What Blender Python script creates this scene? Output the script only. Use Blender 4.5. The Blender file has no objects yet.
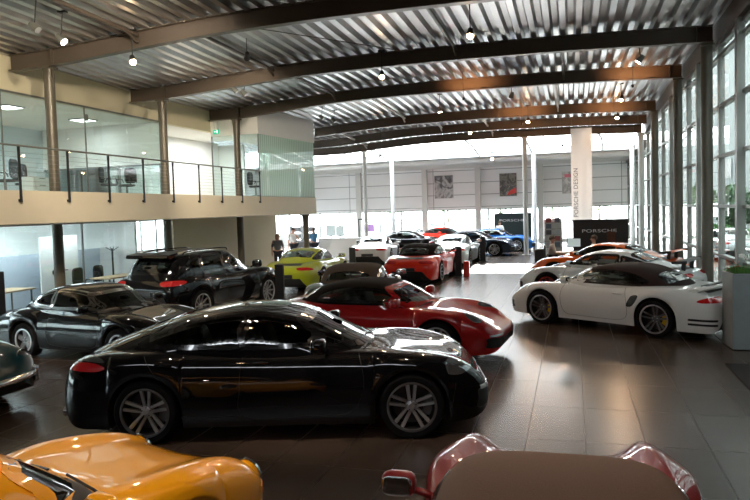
import bpy, bmesh, math, random
from mathutils import Vector, Matrix
from mathutils.bvhtree import BVHTree
random.seed(7)
SC = bpy.context.scene
COL = SC.collection
PI = math.pi
R = math.radians

# ------------------------------------------------------------------ materials
MATS = {}
def mat(name, color, rough=.5, metal=0., coat=0., emis=None, estr=0., noise=0., nscale=8., spec=.5, bump=0., coat_rough=.03):
    if name in MATS: return MATS[name]
    m = bpy.data.materials.new(name); m.use_nodes = True
    nt = m.node_tree; b = nt.nodes['Principled BSDF']
    b.inputs['Base Color'].default_value = (*color, 1)
    b.inputs['Roughness'].default_value = rough
    b.inputs['Metallic'].default_value = metal
    b.inputs['Coat Weight'].default_value = coat
    b.inputs['Coat Roughness'].default_value = coat_rough
    b.inputs['Specular IOR Level'].default_value = spec
    if emis:
        b.inputs['Emission Color'].default_value = (*emis, 1); b.inputs['Emission Strength'].default_value = estr
    if noise > 0 or bump > 0:
        tc = nt.nodes.new('ShaderNodeTexCoord'); n = nt.nodes.new('ShaderNodeTexNoise')
        n.inputs['Scale'].default_value = nscale; n.inputs['Detail'].default_value = 4
        nt.links.new(tc.outputs['Object'], n.inputs['Vector'])
        if noise > 0:
            mx = nt.nodes.new('ShaderNodeMix'); mx.data_type = 'RGBA'
            mx.inputs['A'].default_value = (*[c * (1 - noise) for c in color], 1)
            mx.inputs['B'].default_value = (*[min(1, c * (1 + noise)) for c in color], 1)
            nt.links.new(n.outputs['Fac'], mx.inputs['Factor']); nt.links.new(mx.outputs['Result'], b.inputs['Base Color'])
        if bump > 0:
            bp = nt.nodes.new('ShaderNodeBump'); bp.inputs['Strength'].default_value = bump; bp.inputs['Distance'].default_value = .01
            nt.links.new(n.outputs['Fac'], bp.inputs['Height']); nt.links.new(bp.outputs['Normal'], b.inputs['Normal'])
    MATS[name] = m
    return m

def paint(name, color, metal=0., rough=.35):
    return mat(name, color, rough, metal, coat=1.0, noise=.03, nscale=60, spec=.02 if max(color) < .05 else .1)

def glass(name, tint, gloss=.08, rough=.02, frost=0.):
    if name in MATS: return MATS[name]
    m = bpy.data.materials.new(name); m.use_nodes = True
    nt = m.node_tree; nt.nodes.clear()
    out = nt.nodes.new('ShaderNodeOutputMaterial')
    tr = nt.nodes.new('ShaderNodeBsdfTransparent'); tr.inputs['Color'].default_value = (*tint, 1)
    gl = nt.nodes.new('ShaderNodeBsdfGlossy'); gl.inputs['Roughness'].default_value = rough
    fr = nt.nodes.new('ShaderNodeFresnel'); fr.inputs['IOR'].default_value = 1.5
    ad = nt.nodes.new('ShaderNodeMath'); ad.operation = 'ADD'; ad.inputs[1].default_value = gloss; ad.use_clamp = True
    mx = nt.nodes.new('ShaderNodeMixShader')
    ge = nt.nodes.new('ShaderNodeNewGeometry'); inv = nt.nodes.new('ShaderNodeMath'); inv.operation = 'SUBTRACT'; inv.inputs[0].default_value = 1
    mu = nt.nodes.new('ShaderNodeMath'); mu.operation = 'MULTIPLY'
    nt.links.new(ge.outputs['Backfacing'], inv.inputs[1]); nt.links.new(fr.outputs['Fac'], ad.inputs[0])
    nt.links.new(ad.outputs[0], mu.inputs[0]); nt.links.new(inv.outputs[0], mu.inputs[1]); nt.links.new(mu.outputs[0], mx.inputs['Fac'])
    src = tr
    if frost > 0:
        di = nt.nodes.new('ShaderNodeBsdfDiffuse'); di.inputs['Color'].default_value = (.62, .70, .66, 1)
        tl = nt.nodes.new('ShaderNodeBsdfTranslucent'); tl.inputs['Color'].default_value = (.62, .70, .66, 1)
        a = nt.nodes.new('ShaderNodeMixShader'); a.inputs['Fac'].default_value = .5
        nt.links.new(di.outputs[0], a.inputs[1]); nt.links.new(tl.outputs[0], a.inputs[2])
        m2 = nt.nodes.new('ShaderNodeMixShader')
        tc = nt.nodes.new('ShaderNodeTexCoord'); wv = nt.nodes.new('ShaderNodeTexWave'); wv.bands_direction = 'Y'
        wv.inputs['Scale'].default_value = 2.2; wv.inputs['Distortion'].default_value = 0
        mr = nt.nodes.new('ShaderNodeMapRange'); mr.inputs['From Min'].default_value = .15; mr.inputs['From Max'].default_value = .3
        mr.inputs['To Min'].default_value = frost * .7; mr.inputs['To Max'].default_value = frost
        nt.links.new(tc.outputs['Object'], wv.inputs['Vector']); nt.links.new(wv.outputs['Fac'], mr.inputs['Value'])
        nt.links.new(mr.outputs[0], m2.inputs['Fac'])
        nt.links.new(tr.outputs[0], m2.inputs[1]); nt.links.new(a.outputs[0], m2.inputs[2]); src = m2
    nt.links.new(src.outputs[0], mx.inputs[1]); nt.links.new(gl.outputs[0], mx.inputs[2])
    nt.links.new(mx.outputs[0], out.inputs['Surface'])
    MATS[name] = m
    return m

# ------------------------------------------------------------------ mesh builder
def norm(o): pass
class MB:
    def __init__(s): s.v = []; s.f = []; s.m = []
    def add(s, vs, fs, mi=0):
        n = len(s.v); s.v += [tuple(p) for p in vs]
        for f in fs: s.f.append(tuple(i + n for i in f)); s.m.append(mi)
    def box(s, c, d, mi=0, rz=0, rx=0, ry=0):
        x, y, z = d[0] / 2, d[1] / 2, d[2] / 2
        M = Matrix.Rotation(rz, 3, 'Z') @ Matrix.Rotation(ry, 3, 'Y') @ Matrix.Rotation(rx, 3, 'X')
        vs = [M @ Vector((a * x, b * y, e * z)) + Vector(c) for a in (-1, 1) for b in (-1, 1) for e in (-1, 1)]
        s.add(vs, [(0, 1, 3, 2), (4, 6, 7, 5), (0, 4, 5, 1), (2, 3, 7, 6), (0, 2, 6, 4), (1, 5, 7, 3)], mi)
    def tube(s, a, b, r, mi=0, n=12, r2=None, cap=True):
        a = Vector(a); b = Vector(b); d = (b - a).normalized(); r2 = r if r2 is None else r2
        u = d.orthogonal().normalized(); w = d.cross(u); vs = []
        for p, q in ((a, r), (b, r2)):
            for i in range(n):
                t = 2 * PI * i / n; vs.append(p + (u * math.cos(t) + w * math.sin(t)) * q)
        fs = [(i, (i + 1) % n, n + (i + 1) % n, n + i) for i in range(n)]
        if cap: fs += [tuple(range(n - 1, -1, -1)), tuple(range(n, 2 * n))]
        s.add(vs, fs, mi)
    def path(s, pts, r, mi=0, n=8):
        pts = [Vector(p) for p in pts]; vs = []; up = None
        for k, p in enumerate(pts):
            d = (pts[min(k + 1, len(pts) - 1)] - pts[max(k - 1, 0)]).normalized()
            u = d.orthogonal().normalized() if up is None else (up - d * up.dot(d)).normalized()
            up = u; w = d.cross(u)
            for i in range(n):
                t = 2 * PI * i / n; vs.append(p + (u * math.cos(t) + w * math.sin(t)) * r)
        fs = []
        for k in range(len(pts) - 1):
            for i in range(n): fs.append((k * n + i, k * n + (i + 1) % n, (k + 1) * n + (i + 1) % n, (k + 1) * n + i))
        fs += [tuple(range(n - 1, -1, -1)), tuple(range((len(pts) - 1) * n, len(pts) * n))]
        s.add(vs, fs, mi)
    def lathe(s, prof, c=(0, 0, 0), axis='Z', n=32, mi=0):
        vs = []; fs = []; c = Vector(c)
        for (r, h) in prof:
            for i in range(n):
                t = 2 * PI * i / n; a, b = r * math.cos(t), r * math.sin(t)
                vs.append(c + Vector({'Z': (a, b, h), 'Y': (a, h, b), 'X': (h, a, b)}[axis]))
        for k in range(len(prof) - 1):
            for i in range(n): fs.append((k * n + i, k * n + (i + 1) % n, (k + 1) * n + (i + 1) % n, (k + 1) * n + i))
        s.add(vs, fs, mi)
    def sell(s, c, d, e=.5, mi=0, nu=20, nv=10, M=None):
        vs = []; fs = []; c = Vector(c)
        pw = lambda t, p: math.copysign(abs(t) ** p, t)
        for j in range(nv + 1):
            v = -PI / 2 + PI * j / nv
            for i in range(nu):
                u = 2 * PI * i / nu
                p = Vector((d[0] / 2 * pw(math.cos(v), e) * pw(math.cos(u), e), d[1] / 2 * pw(math.cos(v), e) * pw(math.sin(u), e), d[2] / 2 * pw(math.sin(v), e)))
                if M: p = M @ p
                vs.append(c + p)
        for j in range(nv):
            for i in range(nu): fs.append((j * nu + i, j * nu + (i + 1) % nu, (j + 1) * nu + (i + 1) % nu, (j + 1) * nu + i))
        s.add(vs, fs, mi)
    def prism(s, poly, h0, h1, plane='XY', mi=0):
        n = len(poly)
        P = {'XY': lambda a, b, h: (a, b, h), 'XZ': lambda a, b, h: (a, h, b), 'YZ': lambda a, b, h: (h, a, b)}[plane]
        vs = [P(a, b, h0) for a, b in poly] + [P(a, b, h1) for a, b in poly]
        fs = [tuple(range(n)), tuple(range(2 * n - 1, n - 1, -1))] + [(i, (i + 1) % n, n + (i + 1) % n, n + i) for i in range(n)]
        s.add(vs, fs, mi)
    def build(s, name, mats, parent=None, smooth=False, loc=None, fix=True, bevel=0):
        me = bpy.data.meshes.new(name); me.from_pydata(s.v, [], s.f); me.validate(verbose=False)
        if not isinstance(mats, (list, tuple)): mats = [mats]
        for m in mats: me.materials.append(m)
        if len(mats) > 1 and len(s.m) == len(me.polygons):
            for p, mi in zip(me.polygons, s.m): p.material_index = mi
        if fix:
            bm = bmesh.new(); bm.from_mesh(me); bmesh.ops.recalc_face_normals(bm, faces=bm.faces); bm.to_mesh(me); bm.free()
        if smooth:
            me.polygons.foreach_set('use_smooth', [True] * len(me.polygons))
            if smooth != 'all':
                try: me.set_sharp_from_angle(angle=R(40))
                except Exception: pass
        me.update()
        o = bpy.data.objects.new(name, me); COL.objects.link(o)
        if parent: o.parent = parent
        if loc: o.location = loc
        if bevel:
            b = o.modifiers.new('Bevel', 'BEVEL'); b.width = bevel; b.segments = 2; b.limit_method = 'ANGLE'
        return o

def tag(o, label, cat, group=None, kind=None):
    o['label'] = label; o['category'] = cat
    if group: o['group'] = group
    if kind: o['kind'] = kind
    return o
def struct(o): o['kind'] = 'structure'; return o
def empty(name, loc=(0, 0, 0), rz=0):
    o = bpy.data.objects.new(name, None); COL.objects.link(o); o.location = loc; o.rotation_euler = (0, 0, rz)
    o.empty_display_size = .2
    return o
def copy_tree(o, parent=None):
    c = o.copy(); COL.objects.link(c); c.parent = parent
    for ch in list(o.children): copy_tree(ch, c)
    return c
def text_obj(name, body, size, parent, m, loc, rot, extrude=.004, spacing=1., sx=1.):
    cu = bpy.data.curves.new(name, 'FONT'); cu.body = body; cu.size = size; cu.extrude = extrude
    cu.align_x = 'CENTER'; cu.align_y = 'CENTER'; cu.space_character = spacing
    tmp = bpy.data.objects.new(name + '_tmp', cu); COL.objects.link(tmp)
    dg = bpy.context.evaluated_depsgraph_get(); me = bpy.data.meshes.new_from_object(tmp.evaluated_get(dg))
    bpy.data.objects.remove(tmp)
    me.materials.clear(); me.materials.append(m)
    o = bpy.data.objects.new(name, me); COL.objects.link(o); o.parent = parent; o.location = loc; o.rotation_euler = rot
    o.scale = (sx, 1, 1)
    return o

def lerp(pts, x):
    if x <= pts[0][0]: return pts[0][1]
    if x >= pts[-1][0]: return pts[-1][1]
    for (a, b), (c, d) in zip(pts, pts[1:]):
        if x <= c: return b + (d - b) * (x - a) / (c - a) if c > a else d
def smooth_fn(pts):
    """monotone-ish cubic through points sorted by x"""
    pts = sorted(pts); n = len(pts)
    h = [pts[i + 1][0] - pts[i][0] for i in range(n - 1)]
    dl = [(pts[i + 1][1] - pts[i][1]) / h[i] for i in range(n - 1)]
    m = [dl[0]] + [0 if dl[i - 1] * dl[i] <= 0 else 2 * dl[i - 1] * dl[i] / (dl[i - 1] + dl[i]) for i in range(1, n - 1)] + [dl[-1]]
    def f(x):
        if x <= pts[0][0]: return pts[0][1]
        if x >= pts[-1][0]: return pts[-1][1]
        for i in range(n - 1):
            if x <= pts[i + 1][0]:
                t = (x - pts[i][0]) / h[i]; a, b = pts[i][1], pts[i + 1][1]
                return a * (2 * t**3 - 3 * t**2 + 1) + h[i] * m[i] * (t**3 - 2 * t**2 + t) + b * (-2 * t**3 + 3 * t**2) + h[i] * m[i + 1] * (t**3 - t**2)
    return f
def catrom(pts, k, closed=False):
    out = []; n = len(pts); rng = range(n) if closed else range(n - 1)
    g = (lambda i: pts[i % n]) if closed else (lambda i: pts[min(max(i, 0), n - 1)])
    for i in rng:
        p0, p1, p2, p3 = g(i - 1), g(i), g(i + 1), g(i + 2)
        for j in range(k):
            t = j / k
            out.append(tuple(.5 * (2 * b + (c - a) * t + (2 * a - 5 * b + 4 * c - d) * t * t + (3 * b - a - 3 * c + d) * t**3) for a, b, c, d in zip(p0, p1, p2, p3)))
    if not closed: out.append(tuple(pts[-1]))
    return out
def in_poly(p, poly):
    x, y = p; c = False; n = len(poly)
    for i in range(n):
        x1, y1 = poly[i]; x2, y2 = poly[i - 1]
        if (y1 > y) != (y2 > y) and x < (x2 - x1) * (y - y1) / (y2 - y1) + x1: c = not c
    return c
DO = {'pan'}
EXPO = 0.7
SPOTE = 110.0
UPE = 130.0
OFFE = 3.0
DOWN = 260.0
WASH = 650.0
SKY = 10.5
SUNE = 14.0
# ------------------------------------------------------------------ cars
TYRE = mat('tyre_rubber', (.006, .006, .007), .75, spec=.15)
SILV = mat('rim_silver', (.50, .50, .52), .30, .6)
DKSIL = mat('rim_dark_silver', (.16, .16, .17), .35, .5)
BLACKP = mat('black_plastic', (.012, .012, .013), .45)
GLOSSB = mat('gloss_black_trim', (.006, .006, .007), .12, 0, 1.)
CHROME = mat('chrome', (.8, .8, .82), .08, 1.)
CABIN = mat('cabin_leather', (.02, .018, .017), .55, noise=.2, nscale=30)
TAN = mat('cabin_light_leather', (.45, .42, .38), .5, noise=.1, nscale=30)
UNDER = mat('underbody_black', (.006, .006, .006), .8)
REDL = mat('tail_lamp_red', (.36, .010, .012), .12, 0, 1., emis=(1, .02, .02), estr=.03)
WHITEL = mat('lamp_clear_lens', (.30, .32, .34), .08, .85, 1.)
DRLM = mat('running_lamp', (.8, .84, .9), .15, .5, 1.)
ORAL = mat('indicator_orange', (.8, .25, .03), .15, 0, 1.)
CGLASS = glass('car_glass', (.22, .25, .24), .04, .01)
CGLASSL = glass('car_glass_light', (.74, .80, .78), .13, .01)
PLATE = mat('number_plate_blank', (.02, .02, .022), .4)
GOLD = mat('crest_gold', (.7, .5, .15), .3, .8)

WHEELS = {}
def wheel_proto(key, R_, w, style, rimmat, lipmat):
    """mesh set for a wheel: axis Y, outward +Y"""
    if key in WHEELS: return WHEELS[key]
    rr = R_ * (.755 if style not in ('fuchs', 'steel', 'cup') else .66)
    t = MB(); h = w / 2
    prof = [(rr - .005, -h * .92), (rr + .02, -h), (R_ * .93, -h * .98), (R_ * .985, -h * .8), (R_, -h * .5), (R_, h * .5), (R_ * .985, h * .8), (R_ * .93, h * .98), (rr + .02, h), (rr - .005, h * .92)]
    t.lathe(prof, axis='Y', n=48)
    for k in (-.35, 0, .35): pass
    tyre = t
    r = MB()
    r.lathe([(rr - .004, -h * .9), (rr - .012, -h * .5), (rr - .03, 0), (rr - .02, h * .6), (rr - .014, h * .80)], axis='Y', n=48, mi=2)
    r.lathe([(rr - .014, h * .80), (rr - .014, h * .86), (rr + .006, h * .93), (rr + .006, h * 1.0), (rr - .016, h * 1.02), (rr - .02, h * .8)], axis='Y', n=48, mi=1)
    yo = h * .62
    def spoke(a, r0, r1, w0, w1, y0, y1, th=.022, off=0., off1=None):
        off1 = off if off1 is None else off1
        ca, sa = math.cos(a), math.sin(a)
        P = lambda rad, o, y: (rad * ca - o * sa, y, rad * sa + o * ca)
        vs = [P(r0, off - w0, y0), P(r0, off + w0, y0), P(r1, off1 + w1, y1), P(r1, off1 - w1, y1),
              P(r0, off - w0 * 1.4, y0 - th), P(r0, off + w0 * 1.4, y0 - th), P(r1, off1 + w1 * 1.4, y1 - th), P(r1, off1 - w1 * 1.4, y1 - th)]
        r.add(vs, [(0, 1, 2, 3), (7, 6, 5, 4), (0, 4, 5, 1), (1, 5, 6, 2), (2, 6, 7, 3), (3, 7, 4, 0)], 0)
    if style == 'twin':
        for k in range(5):
            a = 2 * PI * k / 5 + PI / 2
            for sg in (-1, 1): spoke(a, .055, rr - .012, .013, .016, yo - .02, yo + .015, off=sg * .024, off1=sg * .045)
    elif style == 'ten':
        for k in range(10): spoke(2 * PI * k / 10, .05, rr - .012, .012, .014, yo - .02, yo + .015)
    elif style == 'five':
        for k in range(5): spoke(2 * PI * k / 5 + PI / 2, .05, rr - .012, .032, .045, yo - .015, yo + .01)
    elif style == 'cup':
        for k in range(5): spoke(2 * PI * k / 5 + PI / 2, .05, rr - .01, .045, .04, yo - .0, yo + .0)
        for k in range(5): spoke(2 * PI * (k + .5) / 5 + PI / 2, .0, rr * .45, .04, .03, yo - .006, yo - .01)
    elif style == 'seven':
        for k in range(7): spoke(2 * PI * k / 7 + PI / 2, .05, rr - .012, .018, .026, yo - .02, yo + .012)
    elif style == 'steel':
        r.lathe([(0, yo), (.06, yo + .01), (.1, yo - .01), (rr * .8, yo - .005), (rr - .01, yo - .03)], axis='Y', n=32)
    r.lathe([(0.0, yo + .004), (.03, yo + .004), (.034, yo), (.06, yo - .008), (.068, yo - .03), (.07, yo - .07)], axis='Y', n=24)
    if style != 'steel':
        for k in range(5):
            a = 2 * PI * k / 5 + .3; c = Vector((.048 * math.cos(a), yo - .004, .048 * math.sin(a)))
            r.tube(c - Vector((0, .01, 0)), c + Vector((0, .008, 0)), .008, 1, 6)
    d = MB()
    d.lathe([(0, -.02), (rr * .78, -.02), (rr * .78, .0), (rr * .45, .0), (rr * .42, .03), (0, .03)], axis='Y', n=32)
    b = MB(); b.lathe([(0, -h * .85), (rr - .01, -h * .85), (rr - .01, -h * .8), (0, -h * .8)], axis='Y', n=24)
    cal = MB()
    n = 8; vs = []; fs = []
    for i in range(n + 1):
        a = PI * .82 + (PI * .36) * i / n
        for rad, y in ((rr * .5, -.03), (rr * .86, -.03), (rr * .86, .045), (rr * .5, .045)):
            vs.append((rad * math.cos(a), y, rad * math.sin(a)))
    for i in range(n):
        for j in range(4): fs.append((i * 4 + j, i * 4 + (j + 1) % 4, i * 4 + 4 + (j + 1) % 4, i * 4 + 4 + j))
    fs += [(0, 1, 2, 3), (n * 4 + 3, n * 4 + 2, n * 4 + 1, n * 4)]
    cal.add(vs, fs)
    WHEELS[key] = (tyre, r, d, b, cal, rimmat, lipmat)
    return WHEELS[key]

BARREL = mat('rim_barrel_dark', (.03, .03, .032), .4, .6)
DISC = mat('brake_disc_steel', (.10, .10, .105), .4, 1.)
def make_wheels(root, S):
    key = S['name'] + '_w'
    first = None
    for ax in ('xf', 'xr'):
        Rw = S['R'] if ax == 'xf' else S.get('R2', S['R'])
        tyre, r, d, b, cal, rm, lm = wheel_proto(key + ax, Rw, S.get('tw', .25), S['rim'], S['rimmat'], S['lipmat'])
        proto = None
        for sg in (1, -1):
            if proto is None:
                w = tyre.build('wheel', TYRE, root, smooth=True)
                q = r.build('rim', [rm, lm, BARREL], w, smooth=True)
                if S.get('detail', 2) > 0:
                    d.build('brake_disc', DISC, w, smooth=True)
                    c = cal.build('brake_caliper', S.get('calmat', DKSIL), w)
                b.build('hub_back', UNDER, w)
                proto = w
            else:
                w = copy_tree(proto, root)
            hwx = S['track'] / 2 if ax == 'xf' else S.get('track2', S['track']) / 2
            w.location = (S[ax], sg * hwx, Rw)
            w.rotation_euler = (0, R(20) * 0, 0) if sg > 0 else (0, 0, PI)

def build_body(S, root):
    L = S['L']; xF, xR = L / 2, -L / 2
    top = smooth_fn(S['top']); crest = smooth_fn(S['crest']); hwf = smooth_fn(S['hw']); bel = S.get('zm', .52)
    cy = S.get('cy', .78); valley = S.get('valley', 0)
    df, dr = S.get('df', .32), S.get('dr', .30)
    zbF, zbR = S.get('zbF', .42), S.get('zbR', .52)
    zl0 = S.get('sill', .2)
    Rf, Rr = S['R'] + .05, S.get('R2', S['R']) + .05
    zwf, zwr = S['R'], S.get('R2', S['R'])
    cab0, cab1 = S['cab']
    def arch(x):
        for xw, Ra, zw in ((S['xf'], Rf, zwf), (S['xr'], Rr, zwr)):
            if abs(x - xw) < Ra: return zw + math.sqrt(max(0, Ra * Ra - (x - xw)**2))
        return 0
    def section(x):
        hw = hwf(x)
        for xw, Ra in ((S['xf'], Rf), (S['xr'], Rr)): hw += S.get('flare', .02) * math.exp(-((x - xw) / (Ra * 1.05))**2)
        tz, cz, zl = top(x), crest(x), zl0 + S.get('rake', 0)
        s = 1.
        if x > xF - df:
            u = (x - (xF - df)) / df; s = max(0, 1 - u**S.get('nF', 2.8))**(1 / S.get('nF', 2.8)); zb = zbF; kw = S.get('kF', .60)
        elif x < xR + dr:
            u = ((xR + dr) - x) / dr; s = max(0, 1 - u**S.get('nR', 3.))**(1 / S.get('nR', 3.)); zb = zbR; kw = S.get('kR', .68)
        if s < 1:
            zl = zb + (zl - zb) * s; tz = zb + (tz - zb) * s; cz = zb + (cz - zb) * s; hw *= kw + (1 - kw) * s
        a = arch(x); lo = max(zl, a) if a else zl
        lo = min(lo, cz - .03 * s - .001)
        h = cz - lo; zm = max(min(bel, cz - .3 * (cz - zl)), lo + .3 * h)
        if s < 1: zm = zl + (cz - zl) * .5 if zm < zl or zm > cz else zm
        cyv = hw * cy
        inarch = 1 if a > zl + .05 else 0
        p = [(hw * (.955 if not inarch else .99), lo), (hw * .985 if not inarch else hw * .997, lo + (zm - lo) * .35), (hw, zm), (hw * (1 - .045), zm + (cz - zm) * .62), (cyv + (hw - cyv) * .3, cz - (cz - zm) * .07), (cyv * .92, cz),
             (hw * .52, tz + (cz - tz) * (.55 - .5 * valley)), (hw * .26, tz + (cz - tz) * .1), (0, tz)]
        pts = catrom(p, 4)
        if cab0 < x < cab1 and s == 1:
            lim = hw * S.get('cabw', .66)
            pts = [(y, min(z, .42)) if y < lim else (y, z) for y, z in pts]
        return pts, lo, zl, hw
    xs = set()
    n = int(L / .07)
    for i in range(n + 1): xs.add(round(xR + dr + (L - df - dr) * i / n, 4))
    for i in range(1, 13):
        xs.add(round(xF - df + df * math.sin(PI / 2 * i / 12), 4)); xs.add(round(xR + dr - dr * math.sin(PI / 2 * i / 12), 4))
    for xw, Ra in ((S['xf'], Rf), (S['xr'], Rr)):
        xs = {x for x in xs if not (abs(x - xw) < Ra + .02)} | {x for x in xs if abs(x - xw) < Ra + .02 and False}
        for i in range(17): xs.add(round(xw + Ra * .9995 * math.cos(PI * i / 16), 4))
        xs.add(round(xw + Ra + .004, 4)); xs.add(round(xw - Ra - .004, 4))
    for c in (cab0, cab1): xs.add(round(c + .001, 4)); xs.add(round(c - .001, 4))
    xs = sorted(x for x in xs if xR <= x <= xF)
    B = MB(); U = MB(); rows = []; urows = []
    for x in xs:
        pts, lo, zl, hw = section(x)
        rows.append([(x, y, z) for y, z in pts] + [(x, -y, z) for y, z in reversed(pts[:-1])])
        y0 = pts[0][0] - .004; dpt = min(.36, y0 * .5)
        ul = [(x, y0, lo), (x, y0 - dpt, max(lo, zl) + 0), (x, y0 - dpt, zl), (x, 0, zl)]
        urows.append(ul + [(a, -b, c) for a, b, c in reversed(ul[:-1])])
    m = len(rows[0])
    vs = [p for r in rows for p in r]; B.v = vs
    half = (m + 1) // 2
    for i in range(len(rows) - 1):
        incab = xs[i] >= cab0 - .002 and xs[i + 1] <= cab1 + .002
        for j in range(m - 1):
            jj = min(j, m - 2 - j)
            B.f.append((i * m + j, i * m + j + 1, (i + 1) * m + j + 1, (i + 1) * m + j))
            zz = min(rows[i][j][2], rows[i][j + 1][2], rows[i + 1][j][2], rows[i + 1][j + 1][2])
            B.m.append(1 if incab and jj >= 19 and zz < .43 else 0)
    B.f.append(tuple(range(m))); B.m.append(0); B.f.append(tuple(range((len(rows) - 1) * m, len(rows) * m))); B.m.append(0)
    q = len(urows[0]); U.v = [p for r in urows for p in r]
    for i in range(len(urows) - 1):
        for j in range(q - 1): U.f.append((i * q + j, i * q + j + 1, (i + 1) * q + j + 1, (i + 1) * q + j)); U.m.append(0)
    bvh = BVHTree.FromPolygons([Vector(v) for v in B.v], B.f)
    body = B.build('body', [S['paint'], CABIN], root, smooth='all')
    U.build('underbody', UNDER, root)
    return body, bvh

def build_green(S, root):
    prof = S['roof']            # list of (x, z) front base -> top -> rear base
    ztop = max(z for x, z in prof); it = [i for i, (x, z) in enumerate(prof) if z == ztop][0]
    fpts = sorted([(z, x) for x, z in prof[:it + 1]]); rpts = sorted([(z, x) for x, z in prof[it:]])
    xt = prof[it][0]
    dense = catrom(prof, 12)
    zs_f = sorted([(z, x) for x, z in dense if x >= xt - 1e-6]); zs_r = sorted([(z, x) for x, z in dense if x <= xt + 1e-6])
    W = smooth_fn(S['gw'])
    z0 = min(z for x, z in prof)
    N = 26; K = 96; zsl = []
    for i in range(N):
        t = i / (N - 1); zsl.append(z0 + (ztop - z0) * math.sin(t * PI / 2)**1.0 if False else z0 + (ztop - z0) * (1 - (1 - t)**1.9))
    zsl[-1] = ztop - .0008
    nf, nr = S.get('gnF', 3.4), S.get('gnR', 3.0)
    G = MB(); xm = S.get('gxm', xt)
    for z in zsl:
        xf, xr = lerp(zs_f, z), lerp(zs_r, z); w = W(z)
        tt = (z - z0) / (ztop - z0); xc = xm if xr < xm < xf else (xf + xr) / 2
        kk = max(0, (tt - .8) / .2)
        gt = S.get('gtop', 2.3); nF, nR = nf * (1 - kk) + gt * kk, nr * (1 - kk) + gt * kk
        for k in range(K):
            a = 2 * PI * k / K; c, s = math.cos(a), math.sin(a); n_ = nF if c > 0 else nR
            ex = 2 / n_
            G.v.append((xc + (xf - xc if c > 0 else xc - xr) * math.copysign(abs(c)**ex, c), w * math.copysign(abs(s)**ex, s), z))
    for i in range(N - 1):
        for k in range(K): G.f.append((i * K + k, i * K + (k + 1) % K, (i + 1) * K + (k + 1) % K, (i + 1) * K + k))
    G.f.append(tuple((N - 1) * K + k for k in range(K)))
    bvh = BVHTree.FromPolygons([Vector(v) for v in G.v], G.f)
    return G, bvh, dense

def frame_of(d, upv=(0, 0, 1)):
    d = Vector(d).normalized(); u = Vector(upv).cross(d)
    if u.length < 1e-4: u = Vector((0, 1, 0))
    u.normalize(); v = d.cross(u)
    return d, u, v
def patch(name, bvhs, c, d, outline, m, parent, off=.004, k=5, skirt=.012, smooth_k=4, ring=None, frame=None, both=False):
    """project a 2-D outline (in the plane facing d through c) onto the car's surface: a conforming lens, pane or grille"""
    d, u, v = frame or frame_of(d); c = Vector(c)
    ol = catrom(outline, smooth_k, True) if smooth_k > 1 else list(outline)
    n = len(ol); cx = sum(p[0] for p in ol) / n; cz = sum(p[1] for p in ol) / n
    def hit(a, b):
        o = c + u * a + v * b + d * 2.5; best = None
        for bv in bvhs:
            h = bv.ray_cast(o, -d)
            if h[0] is not None and (best is None or h[3] < best[3]): best = h
        if best is None or best[3] > 3.6:
            best = None
            for bv in bvhs:
                h = bv.find_nearest(c + u * a + v * b)
                if best is None or h[3] < best[3]: best = h
        nr = best[1]
        if nr.dot(d) < 0: nr = -nr
        return best[0], nr
    r0, r1 = ring or (0, 1); P = MB(); rings = []
    ks = [(i + 1) / k for i in range(k)]
    if ring:
        ks = [0, 1]
        for e in ring:
            for a, b in offset_poly(ol, e):
                h, nr = hit(a, b); P.v.append(tuple(h + nr * off))
        ol = offset_poly(ol, ring[1])
    else:
        for t in ks:
            for a, b in ol:
                h, nr = hit(cx + (a - cx) * t, cz + (b - cz) * t); P.v.append(tuple(h + nr * off))
    R_ = len(ks)
    for i in range(R_ - 1):
        for j in range(n): P.f.append((i * n + j, i * n + (j + 1) % n, (i + 1) * n + (j + 1) % n, (i + 1) * n + j)); P.m.append(0)
    if not ring:
        h, nr = hit(cx, cz); P.v.append(tuple(h + nr * off)); ci = len(P.v) - 1
        for j in range(n): P.f.append((j, (j + 1) % n, ci)); P.m.append(0)
    if skirt:
        base = len(P.v); st = (R_ - 1) * n
        for j in range(n):
            a, b = ol[j]; h, nr = hit(a, b); P.v.append(tuple(h - nr * skirt))
        for j in range(n): P.f.append((st + j, st + (j + 1) % n, base + (j + 1) % n, base + j)); P.m.append(0)
    a0, a1, a2 = [Vector(P.v[i]) for i in P.f[0][:3]]
    if (a1 - a0).cross(a2 - a0).dot(d) < 0: P.f = [tuple(reversed(f)) for f in P.f]
    return P.build(name, m, parent, smooth=True, fix=False)

def offset_poly(ol, e):
    n = len(ol); ar = sum(ol[i - 1][0] * ol[i][1] - ol[i][0] * ol[i - 1][1] for i in range(n)); sg = 1 if ar > 0 else -1; out = []
    for i in range(n):
        (x0, y0), (x1, y1) = ol[i - 2 if n > 12 else i - 1], ol[(i + 2) % n if n > 12 else (i + 1) % n]
        dx, dy = x1 - x0, y1 - y0; l = math.hypot(dx, dy) or 1
        out.append((ol[i][0] + sg * dy / l * e, ol[i][1] - sg * dx / l * e))
    # indices i-2..i+2 straddle i, so this is the outward normal at i
    return out
def mirror_pts(ol): return [(-a, b) for a, b in reversed(ol)]

def surf_line(name, bvhs, pts, d, m, parent, w=.006, off=.0015, side=1):
    """thin seam ribbon projected on the surface: pts are 3-D points, looked at along d"""
    d = Vector(d).normalized(); P = MB(); q = []
    for p in pts:
        o = Vector(p) + d * 2; best = None
        for bv in bvhs:
            h = bv.ray_cast(o, -d)
            if h[0] is not None and (best is None or h[3] < best[3]): best = h
        if best: q.append(best[0] + best[1] * (off if best[1].dot(d) > 0 else -off))
    if len(q) > 2: P.path(q, w / 2, n=4); return P
    return None

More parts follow.
